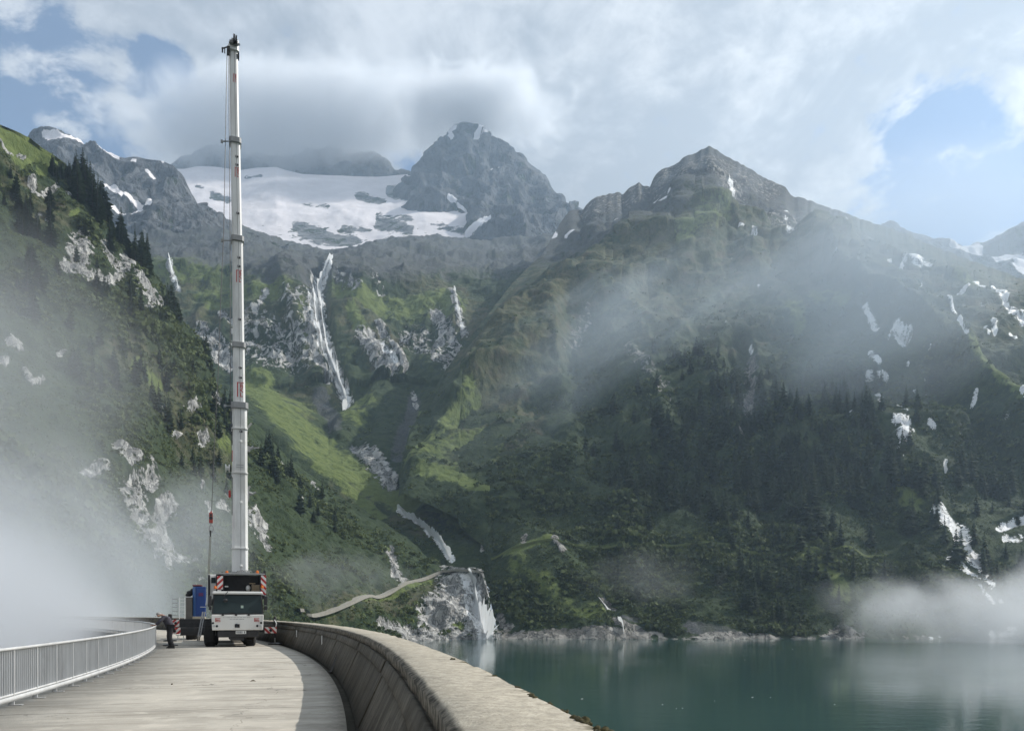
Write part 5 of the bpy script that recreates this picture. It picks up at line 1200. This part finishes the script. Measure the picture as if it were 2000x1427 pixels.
# boom -------------------------------------------------------------------
BY = 4.6                                               # the boom's foot, behind the cab
def bx(px, py): return lx(px, BY), lz(px, py, BY)
SEC = [(1117, 785, 453.2, 484.8, 453.8, 482.6), (784, 667, 456.0, 479.4, 455.2, 478.0), (666, 458, 454.9, 477.2, 453.6, 474.6), (457, 265, 453.0, 473.0, 450.6, 469.2), (264, 84, 450.2, 467.6, 447.6, 464.4)]
def boom_prism(py0, py1, a0_, a1_, b0_, b1_, grow=0.0, deep=None):
    """A boom length with cut front corners, from (a0_, a1_) at its lower end to (b0_, b1_) at its upper."""
    v = []
    for py, l, r in ((py0, a0_, a1_), (py1, b0_, b1_)):
        x0, z = bx(l, py); x1, _ = bx(r, py); x0 -= grow; x1 += grow; w = x1 - x0; dp = (deep or w * 1.15); c_ = w * .16
        yo = BY + .40 - dp / 2 - grow
        v.append([(x0 + c_, yo, z), (x1 - c_, yo, z), (x1, yo + c_, z), (x1, yo + dp - c_, z), (x1 - c_, yo + dp + 2 * grow, z), (x0 + c_, yo + dp + 2 * grow, z), (x0, yo + dp - c_, z), (x0, yo + c_, z)])
    mb = MB(); n = 8
    return mb.add(v[0] + v[1], [(i, (i + 1) % n, n + (i + 1) % n, n + i) for i in range(n)] + [tuple(range(n - 1, -1, -1)), tuple(range(n, 2 * n))])
def front_y(px_w): return BY + .40 - px_w * 1.15 / 2
secs = []
for i, s in enumerate(SEC):
    o = part(boom_prism(*s), 'boom_section', m_boom, bevel=.01); secs.append(o)
    w = bx(s[5], s[1])[0] - bx(s[4], s[1])[0]
    col_ = boom_prism(s[1] + (9 if i else 11), s[1] - 1, s[4] - .3, s[5] + .5, s[4] - .3, s[5] + .5, grow=.05)
    part(col_, 'collar', m_grey if i < 4 else m_boom, o, bevel=.01)
    # seam down the front and the round pin covers on it
    wl = bx(s[3], s[0])[0] - bx(s[2], s[0])[0]
    xa, za = bx((s[2] + s[3]) / 2 + 1.5, s[0]); xb, zb_ = bx((s[4] + s[5]) / 2 + 1.5, s[1] + 9)
    part(MB().bar((xa, front_y(wl) - .004, za + .02), (xb, front_y(w) - .004, zb_), .022, .012), 'seam', m_grey, o)
def bfront(i, py):
    s = SEC[i]; f = (s[0] - py) / (s[0] - s[1]); l = s[2] + (s[4] - s[2]) * f; r = s[3] + (s[5] - s[3]) * f
    return (l + r) / 2, front_y(bx(r, py)[0] - bx(l, py)[0]), l, r
for i, py, m_ in ((0, 862, m_white), (0, 842, m_grey), (0, 981, m_white), (0, 1105, m_white), (1, 717, m_grey), (1, 736, m_grey), (2, 501, m_grey), (2, 518, m_grey), (2, 622, m_grey), (3, 303, m_grey), (3, 319, m_grey), (3, 414, m_grey)):
    xc, yy, l, r = bfront(i, py); x, z = bx(xc + 1.8, py)
    part(MB().lathe([(0, .075), (.03, .075), (.045, .04)], (x, yy + .002, z), (0, -1, 0), 14), 'pin_cover', m_, secs[i])
    if m_ is m_grey: part(MB().lathe([(0, .045), (.02, .04)], (x + .05, yy - .03, z - .02), (0, -1, 0), 10), 'pin_hole', m_dark, secs[i])
for py, th in ((922, .07), (835, .07), (1070, .06), (908, .025), (912.5, .025)):
    xc, yy, l, r = bfront(0, py); g = .03 if th > .03 else 0
    if g: part(boom_prism(py + 1.2, py - 1.4, l, r, l, r, grow=.03), 'band', m_boom, secs[0])
    else:
        x0, z = bx(xc - 7, py); x1, _ = bx(xc + 7, py); part(MB().box(x0, x1, yy - .008, yy + .02, z, z + .03), 'dark_bar', m_grey, secs[0])
# the red letters on each section: a bar with an arm on top, B, K and L below one another
for i, py, hpx in ((1, 760, 29), (2, 538, 24), (3, 334, 19), (4, 149, 16)):
    xc, yy, l, r = bfront(i, py); x, z = bx(xc + 2.0, py); H = hpx / F * (CO.y + BY * cA); wd = H * .42
    fr = MB().box(x - wd / 2, x - wd / 2 + wd * .16, yy - .006, yy + .01, z - H / 2, z + H / 2).box(x - wd / 2 + wd * .162, x + wd / 2, yy - .006, yy + .01, z + H / 2 - wd * .14, z + H / 2)
    part(fr, 'logo_bar', m_red, secs[i])
    for k, chx in enumerate('BKL'):
        text_mesh(chx, 'logo_letter', m_red, secs[i], (x + wd * .16, yy - .003, z + H * (.24 - .30 * k)), H * .38, bold=.02)
# the long lettering up the left edge of the base section, too small to read
for py0, py1, m_ in ((868, 828, m_black), (900, 879, m_red), (1005, 932, m_black)):
    xc, yy, l, r = bfront(0, py0); nb = MB(); p = py0
    while p > py1:
        q = rl_.uniform(1.0, 2.2); x0, z0 = bx(l + .9, p); x1, z1 = bx(l + 2.6, p - q); nb.box(x0, x1, BY + .40 - .30, BY + .40 - .28, z0, z1); p -= q + .7
    for v_i, v_ in enumerate(nb.v): nb.v[v_i] = (v_[0] - .035, yy + .09 + (v_[1] - nb.v[0][1]) * .2, v_[2])
    part(nb, 'side_lettering', m_, secs[0])
# head
hx0, hz0 = bx(448, 84); hx1, hz1 = bx(464.6, 84)
yy = BY + .1
hd = MB().box(hx0, hx1, yy - .25, yy + .75, hz0 - .05, hz0 + .10)
hd.hexa([(hx0 + .05, yy - .2, hz0 + .1), (hx1 - .1, yy - .2, hz0 + .1), (hx1 - .1, yy + .6, hz0 + .1), (hx0 + .05, yy + .6, hz0 + .1)], [(hx0 + .15, yy - .1, hz0 + .30), (hx1 - .2, yy - .1, hz0 + .30), (hx1 - .2, yy + .4, hz0 + .30), (hx0 + .15, yy + .4, hz0 + .30)])
hd.box(bx(447, 80)[0], bx(469, 80)[0], yy - .05, yy + .05, bx(447, 80)[1] - .04, bx(447, 80)[1] + .04)
head = part(hd, 'boom_head', m_grey, bevel=.02)
cg = MB(); xa, za = bx(452.5, 72); xb, _ = bx(464.8, 72)
cg.path([(xa, yy, hz0 + .1), (xa, yy, za), (xb, yy, za - .02), (xb, yy, hz0 + .1)], .016, 6).path([(xa, yy + .4, hz0 + .1), (xa, yy + .4, za), (xb, yy + .4, za - .02), (xb, yy + .4, hz0 + .1)], .016, 6).path([(xa, yy, za), (xa, yy + .4, za)], .016, 6).path([(xb, yy, za), (xb, yy + .4, za)], .016, 6)
part(cg, 'head_guard', m_steel, head)
for px_, r_ in ((457, .26), (461, .22)):
    part(MB().lathe([(-.04, r_), (-.02, r_ * .88), (.02, r_ * .88), (.04, r_)], (bx(px_, 84)[0], yy - .28, hz0 + .12), (1, 0, .0), 20), 'sheave', m_black, head)
aj = MB().box(bx(443, 92)[0], bx(449, 92)[0], yy - .1, yy + .3, bx(443, 97)[1], bx(443, 89)[1]).bar((bx(433, 93)[0], yy, bx(433, 93)[1]), (bx(449, 88)[0], yy, bx(449, 88)[1]), .05, .05).box(bx(433, 95)[0], bx(436, 95)[0], yy - .06, yy + .06, bx(433, 99)[1], bx(433, 91)[1]).box(bx(438, 95)[0], bx(440, 95)[0], yy - .05, yy + .05, bx(438, 101)[1], bx(438, 91)[1]).box(bx(444, 100)[0], bx(448, 100)[0], yy - .08, yy + .1, bx(444, 104)[1], bx(444, 96)[1]).box(bx(464.5, 105)[0], bx(467.5, 105)[0], yy, yy + .3, bx(466, 109)[1], bx(466, 100)[1])
part(aj, 'side_sheave_bracket', m_black, head)
# rope guides and fittings
arm = MB()
for px0, px1, py in ((433, 451, 274), (434, 453, 468), (439, 454, 791)):
    x0, z0 = bx(px0, py); x1, z1 = bx(px1, py); arm.bar((x0, yy, z0), (x1, yy, z1), .05, .045).box(x0 - .05, x0 + .06, yy - .05, yy + .05, z0 - .07, z0 + .06)
part(arm, 'rope_guide', m_grey)
def fitting(tubes, boxes):
    ft = MB()
    for (x0, y0), (x1, y1), r_ in tubes:
        a, za = bx(x0, y0); b_, zb2 = bx(x1, y1); ft.tube((a, BY + .5, za), (b_, BY + .5, zb2), r_, n=8)
    for x0, x1, y0, y1, d0 in boxes: ft.box(bx(x0, y0)[0], bx(x1, y0)[0], BY + d0, BY + .6, bx(x0, y1)[1], bx(x0, y0)[1])
    part(ft, 'boom_fitting', m_grey)
fitting([((483, 833), (492, 822), .05)], [])
fitting([((484, 876), (496, 869), .07), ((484, 872), (508, 870.5), .035)], [(483.5, 489, 868, 878, .35)])
fitting([((483, 958), (494, 962), .08), ((484, 966), (501, 958), .05), ((485, 953), (489, 946), .05)], [(483.5, 487, 948, 976, .3)])
dx_, dz_ = bx(445, 912)
part(MB().lathe([(0, .20), (.05, .20), (.06, .10), (.16, .10), (.17, .20), (.22, .20)], (dx_ - .12, BY + .3, dz_), (1, 0, 0), 18), 'hose_drum', m_white)
part(MB().lathe([(0, .12), (.04, .19), (.06, .19)], (dx_ + .10, BY + .3, dz_), (1, 0, 0), 18), 'drum_flange', m_black)
part(MB().box(bx(446.5, 960)[0], bx(451, 960)[0], BY + .1, BY + .35, bx(448, 970)[1], bx(448, 956)[1]), 'red_case', m_red, bevel=.03)
part(MB().bar((bx(440, 962)[0], BY + .2, bx(440, 962)[1]), (bx(447, 971)[0], BY + .2, bx(447, 971)[1]), .05, .05), 'case_bracket', m_white)
# ropes
HX, HZ = bx(412, 1000)
rp = MB().path([(bx(443.5, 100)[0], yy, bx(443.5, 100)[1]), (bx(437, 450)[0], yy - .1, bx(437, 450)[1]), (bx(430.5, 600)[0], yy - .1, bx(430.5, 600)[1]), (bx(426.5, 720)[0], yy - .15, bx(426.5, 720)[1]), (bx(418.5, 880)[0], yy - .15, bx(418.5, 880)[1]), (bx(413.2, 1000)[0], yy - .2, HZ)], .017, 6)
part(rp, 'hoist_rope', m_rope)
rp = MB().path([(bx(446.5, 100)[0], yy, bx(446.5, 100)[1]), (bx(449.5, 460)[0], yy, bx(449.5, 460)[1]), (bx(450, 700)[0], yy, bx(450, 700)[1]), (bx(452, 900)[0], yy, bx(452, 900)[1])], .017, 6)
part(rp, 'winch_rope', m_rope)
# hook block and sling, hanging from the rope
cm = crane.matrix_world if False else Matrix.Translation(CO) @ Matrix.Rotation(CA, 4, 'Z')
hook = empty('hook_block', tuple(cm @ Vector((bx(412, 1011)[0], yy - .2, bx(412, 1011)[1]))), CA)
tag(hook, 'red crane hook block hanging on the wire rope left of the boom', 'hook')
k_ = F / (CO.y + BY * cA)
MB().box(-.09, .09, -.10, .10, -.27, .24).tube((0, 0, .24), (0.02, 0, .34), .05, .02, 10).build('block_body', m_hook, hook, .05)
MB().tube((0, -.115, -.02), (0, .115, -.02), .085, n=16).tube((0, -.105, .13), (0, .105, .13), .055, n=14).build('block_sheave', m_black, hook)
rg = MB(); cx_, cz_ = .02, -.56
pts = [(cx_ + .10 * math.sin(a) * (1 + .1 * math.cos(a)), 0, cz_ + .17 * math.cos(a)) for a in np.linspace(0, 2 * math.pi, 15)]
rg.path(pts, .026, 8); rg.path([(0, 0, -.27), (0.015, 0, -.42)], .035, 8); rg.build('hook_ring', m_steel, hook)
sling = empty('lifting_sling', tuple(cm @ Vector((bx(411, 1037)[0], yy - .2, bx(411, 1037)[1]))), CA)
tag(sling, 'thin grey lifting sling hanging from the ring of the red hook block', 'sling')
ex_, ez_ = bx(406.5, 1122); ox_, oz_ = bx(411, 1037)
MB().tube((0, 0, .03), (0, 0, -.28), .05, .03, 8).build('shackle', m_black, sling, .0)
MB().bar((-.03, 0, -.25), (ex_ - ox_ - .035, -.2, ez_ - oz_ - .9), .035, .02).bar((.025, 0, -.25), (ex_ - ox_ + .02, -.2, ez_ - oz_ - .9), .035, .02).build('strap', paint('sling_webbing', (.22, .21, .17), .8), sling)

# ------------------------------------------------------------------ flatbed behind the crane, with its load
TY = 10.6
def tl(px, py, yl): return lx(px, yl), lz(px, py, yl)
fb_ = empty('flatbed_trailer', tuple(cm @ Vector((lx(378, TY), TY, 0))), CA)
tag(fb_, 'dark flatbed trailer carrying the blue cabinet behind the crane', 'trailer')
ox = lx(378, TY)
dz0 = lz(385, 1207.5, TY)
MB().box(lx(360, TY) - ox, lx(407, TY) - ox, 0, 3.8, dz0 - .18, dz0 - .03).box(lx(362, TY) - ox, lx(405, TY) - ox, .1, 3.6, dz0 - .42, dz0 - .181).build('deck', m_black, fb_, .01)
MB().box(lx(376, TY) - ox, lx(401, TY) - ox, -.05, 2.2, dz0 - .029, dz0 + .12).build('deck_boards', m_ply, fb_, .01)
for px_ in (366, 372.5, 380):
    for yy_ in (1.0, 2.4):
        MB().lathe([(-.11, .28), (-.11, .44), (-.07, .47), (.07, .47), (.11, .44), (.11, .28)], (lx(px_, TY) - ox, yy_, .475), (1, 0, 0), 22).build('wheel', m_rubber, fb_)
yb_ = TY + .15
cabz0, cabz1 = lz(390, 1201.5, yb_), lz(390, 1145, yb_)
bc = empty('blue_cabinet', tuple(cm @ Vector((lx(389, yb_), yb_, dz0 + .121))), CA)
tag(bc, 'tall blue site cabinet standing on the pale boards of the flatbed trailer', 'cabinet')
ox2 = lx(389, yb_); h_ = cabz1 - dz0 - .121
MB().box(lx(382, yb_) - ox2, lx(402, yb_) - ox2, 0, 1.0, 0, h_).build('cabinet_body', m_blue, bc, .02)
MB().hexa([(lx(376, yb_) - ox2, .25, 0), (lx(382, yb_) - ox2 - .003, -.01, 0), (lx(382, yb_) - ox2 - .003, 1.0, 0), (lx(376, yb_) - ox2, 1.0, 0)], [(lx(376, yb_) - ox2, .25, h_ - .02), (lx(382, yb_) - ox2 - .003, -.01, h_), (lx(382, yb_) - ox2 - .003, 1.0, h_), (lx(376, yb_) - ox2, 1.0, h_ - .02)]).build('side_panel', m_bluel, bc, .01)
MB().box(lx(383.5, yb_) - ox2, lx(400, yb_) - ox2, -.03, -.002, .12, h_ - .15).build('door', m_blue, bc, .012)
MB().box(lx(388, yb_) - ox2, lx(397, yb_) - ox2, -.042, -.0302, h_ - .55, h_ - .36).build('door_sign', paint('faded_red_sign', (.12, .035, .12), .6), bc)
cr_ = empty('wooden_crate', tuple(cm @ Vector((lx(369, TY + .3), TY + .3, dz0 - .029))), CA)
tag(cr_, 'weathered grey crate standing on the flatbed trailer left of the blue cabinet', 'crate')
ox3 = lx(369, TY + .3); ch_ = lz(369, 1166, TY + .3) - dz0 + .029
MB().box(lx(362.5, TY) - ox3, lx(375.6, TY) - ox3, .0, .9, 0, ch_).build('crate_box', m_crate, cr_, .02)
MB().box(lx(362.2, TY) - ox3, lx(375.7, TY) - ox3, -.03, .93, ch_ + .001, ch_ + .05).build('crate_lid', m_white, cr_, .01)
bag = MB(); rb = random.Random(5)
for dx2, dz2, r_ in ((0, .10, .16), (.10, .16, .15), (.16, .28, .15), (.02, .24, .13), (.22, .38, .12)):
    bag.blob((dx2, rb.uniform(-.05, .05), dz2), r_, .2, r_ * .8, 10, 7, .06)
bo = bag.build('tarpaulin_bundle', paint('black_tarpaulin', (.012, .012, .014), .6, var=.5, scale=8), smooth=True); bo.location = tuple(cm @ Vector((lx(368, TY + .5), TY + .6, dz0 - .029 + ch_ + .05))); bo.rotation_euler = (0, 0, CA)
tag(bo, 'black tarpaulin bundle heaped on the weathered crate', 'bundle')
rh = MB(); rb = random.Random(9)
for k in range(5): rh.blob((k * .09 - .2, 0, .06), .10, .12, .06, 9, 6, .15)
ro_ = rh.build('red_cloth', paint('dark_red_cloth', (.12, .03, .035), .8), smooth=True); ro_.location = tuple(cm @ Vector((lx(386, yb_), yb_ + .4, cabz1 + .005))); ro_.rotation_euler = (0, 0, CA)
tag(ro_, 'dark red cloth folded on top of the blue cabinet', 'cloth')
def ladder(name, px0, px1, py0, py1, yl, lean, n, mat, lab, rail=True, w=.045):
    r = empty(name, tuple(cm @ Vector((lx((px0 + px1) / 2, yl), yl, lz(px0, py1, yl)))), CA); tag(r, lab, 'ladder')
    ox_ = lx((px0 + px1) / 2, yl); H = lz(px0, py0, yl) - lz(px0, py1, yl); xa, xb = lx(px0, yl) - ox_, lx(px1, yl) - ox_
    for x in (xa, xb):
        if rail: MB().bar((x, 0, 0), (x, lean, H), w, .03).build('side_rail', mat, r)
    for k in range(n):
        t_ = (k + .6) / n; MB().bar((xa, lean * t_, H * t_), (xb, lean * t_, H * t_), .03, .035).build('rung', mat, r)
ladder('ladder', 350.5, 361, 1166, 1208.5, TY - .1, .12, 6, m_white, 'white ladder standing upright against the crate on the trailer')
ladder('rear_ladder', 336.5, 346.5, 1166, 1206, TY + 3.5, .0, 5, m_grey, 'thin grey ladder behind the white ladder fading in the mist', w=.012)
bpy.data.objects['rear_ladder'].name = 'thin_ladder'
tr_ = MB(); yt = TY - 1.0
for px_ in (347.5, 358.5):
    x, _ = lx(px_, yt), 0; tr_.bar((x, yt, .0), (x, yt, lz(px_, 1238.5, yt)), .05, .05)
tr_.bar((lx(344, yt), yt, lz(347, 1240, yt)), (lx(359, yt), yt, lz(347, 1240, yt)), .04, .05).bar((lx(344, yt), yt, .12), (lx(359, yt), yt, .12), .04, .03)
to = tr_.build('trestle', m_white); to.matrix_world = cm; tag(to, 'low white trestle under the left outrigger beams', 'trestle')
lp = MB()
for dx_ in (0, 3.2): lp.bar((lx(392 + dx_, 9.9), 9.9, lz(392, 1222, 9.9)), (lx(385.5 + dx_, 9.5), 9.5, .01), .06, .04)
lo_ = lp.build('support_boards', m_crate); lo_.matrix_world = cm; tag(lo_, 'two grey boards leaning against the side of the trailer', 'boards')

# ------------------------------------------------------------------ the worker leaning over the railing
def skin_fig(name, joints, bones, mat, parent=None, sub=2, root=0):
    me = bpy.data.meshes.new(name); me.from_pydata([j[:3] for j in joints], bones, []); me.update()
    o = new_obj(name, me, mat, parent)
    sk = o.modifiers.new('skin', 'SKIN'); sk.use_smooth_shade = True
    for i, j in enumerate(joints):
        sv = me.skin_vertices[0].data[i]; sv.radius = (j[3], j[4] if len(j) > 4 else j[3]); sv.use_root = (i == root)
    su_ = o.modifiers.new('sub', 'SUBSURF'); su_.levels = su_.render_levels = sub
    return o
aP = math.asin((35.1 - DC[1]) / 144.6); base_p = arc(144.42, aP)
man = empty('person', (base_p[0], base_p[1], 0.002), aP + math.pi)    # local +x points over the railing
tag(man, 'person in dark work clothes bending forward over the railing beside the crane', 'person')
skin_m = paint('skin', (0.42, 0.25, 0.18), .55); shirt_m = paint('dark_jacket', (0.045, 0.042, 0.055), .85, var=.3, scale=9); trou_m = paint('black_trousers', (0.014, 0.014, 0.017), .85, var=.3); boot_m = paint('work_boots', (0.012, 0.011, 0.010), .7); hair_m = paint('grey_hair', (0.30, 0.29, 0.28), .8, var=.2)
# hips at .93, trunk folded forward about 60 degrees, arms down to the top rail
body = [(-.02, 0, .95, .085, .11), (.07, 0, 1.13, .10, .13), (.16, 0, 1.29, .125, .17), (.245, 0, 1.42, .10, .165), (.33, 0, 1.475, .058, .06), (.40, 0, 1.48, .06, .06), (.475, 0, 1.465, .095, .078), (.535, 0, 1.425, .075, .065),
        (.25, .19, 1.395, .062), (.40, .26, 1.21, .046), (.575, .22, 1.045, .034), (.655, .20, 1.02, .028), (.25, -.19, 1.395, .062), (.40, -.27, 1.21, .046), (.585, -.24, 1.045, .034), (.67, -.22, 1.02, .028)]
bones = [(0, 1), (1, 2), (2, 3), (3, 4), (4, 5), (5, 6), (6, 7), (3, 8), (8, 9), (9, 10), (10, 11), (3, 12), (12, 13), (13, 14), (14, 15)]
legs = [(-.02, .10, .92, .105), (.02, .11, .50, .072), (-.10, .11, .12, .05), (-.02, -.10, .92, .105), (.06, -.12, .50, .072), (-.02, -.12, .12, .05), (-.02, 0, .97, .13)]
J = body + [(x, y, z, r * .78) for x, y, z, r in legs[:6]]
bones = bones + [(0, 16), (16, 17), (17, 18), (0, 19), (19, 20), (20, 21)]
fig = skin_fig('body', J, bones, skin_m, man)
skin_fig('jacket', [(j[0], j[1], j[2], j[3] + .03, (j[4] if len(j) > 4 else j[3]) + .03) for j in ((-.03, 0, .92, .15, .18), (.07, 0, 1.13, .13, .165), body[2], body[3], body[8], body[9], body[10], body[12], body[13], body[14])], [(0, 1), (1, 2), (2, 3), (3, 4), (4, 5), (5, 6), (3, 7), (7, 8), (8, 9)], shirt_m, man)
skin_fig('trousers', [(-.02, 0, .98, .165, .185)] + [(x, y, z, r + .035) for x, y, z, r in legs[:6]], [(0, 1), (1, 2), (2, 3), (0, 4), (4, 5), (5, 6)], trou_m, man)
for s_, x0 in ((.11, -.10), (-.12, -.02)):
    bt = MB().box(x0 - .10, x0 + .19, s_ - .05, s_ + .05, .0, .035).hexa([(x0 - .09, s_ - .048, .036), (x0 + .18, s_ - .048, .036), (x0 + .18, s_ + .048, .036), (x0 - .09, s_ + .048, .036)], [(x0 - .07, s_ - .055, .17), (x0 + .05, s_ - .045, .12), (x0 + .05, s_ + .045, .12), (x0 - .07, s_ + .055, .17)]).build('boot', boot_m, man, .02)
hr = MB().blob((.465, 0, 1.52), .105, .085, .075, 12, 8, .04).build('hair', hair_m, man, smooth=True)
fc = MB().blob((.575, 0, 1.42), .02, .014, .016, 8, 6).build('nose', skin_m, man, smooth=True)
ey = MB().blob((.580, .030, 1.447), .008, .012, .008, 8, 6).blob((.580, -.030, 1.447), .008, .012, .008, 8, 6).build('eyes', boot_m, man)
er = MB().blob((.475, .082, 1.45), .018, .012, .03, 8, 6).blob((.475, -.082, 1.45), .018, .012, .03, 8, 6).build('ears', skin_m, man, smooth=True)
for s_, hx in ((.20, .655), (-.22, .67)):
    js = [(hx, s_, 1.022, .026, .034), (hx + .07, s_, 1.020, .020, .036)]; bs = [(0, 1)]
    for k, (dy, L) in enumerate(((-.030, .066), (-.010, .076), (.010, .072), (.030, .056))):
        n0 = len(js); js += [(hx + .10, s_ + dy, 1.022, .009), (hx + .10 + L * .5, s_ + dy, 1.012, .0085), (hx + .10 + L * .75, s_ + dy, .985, .0075)]; bs += [(1, n0), (n0, n0 + 1), (n0 + 1, n0 + 2)]
    n0 = len(js); dy = -.045 if s_ > 0 else .045
    js += [(hx + .03, s_ + dy, 1.008, .011), (hx + .065, s_ + dy * 1.3, .985, .009)]; bs += [(0, n0), (n0, n0 + 1)]
    skin_fig('hand', js, bs, skin_m, man)
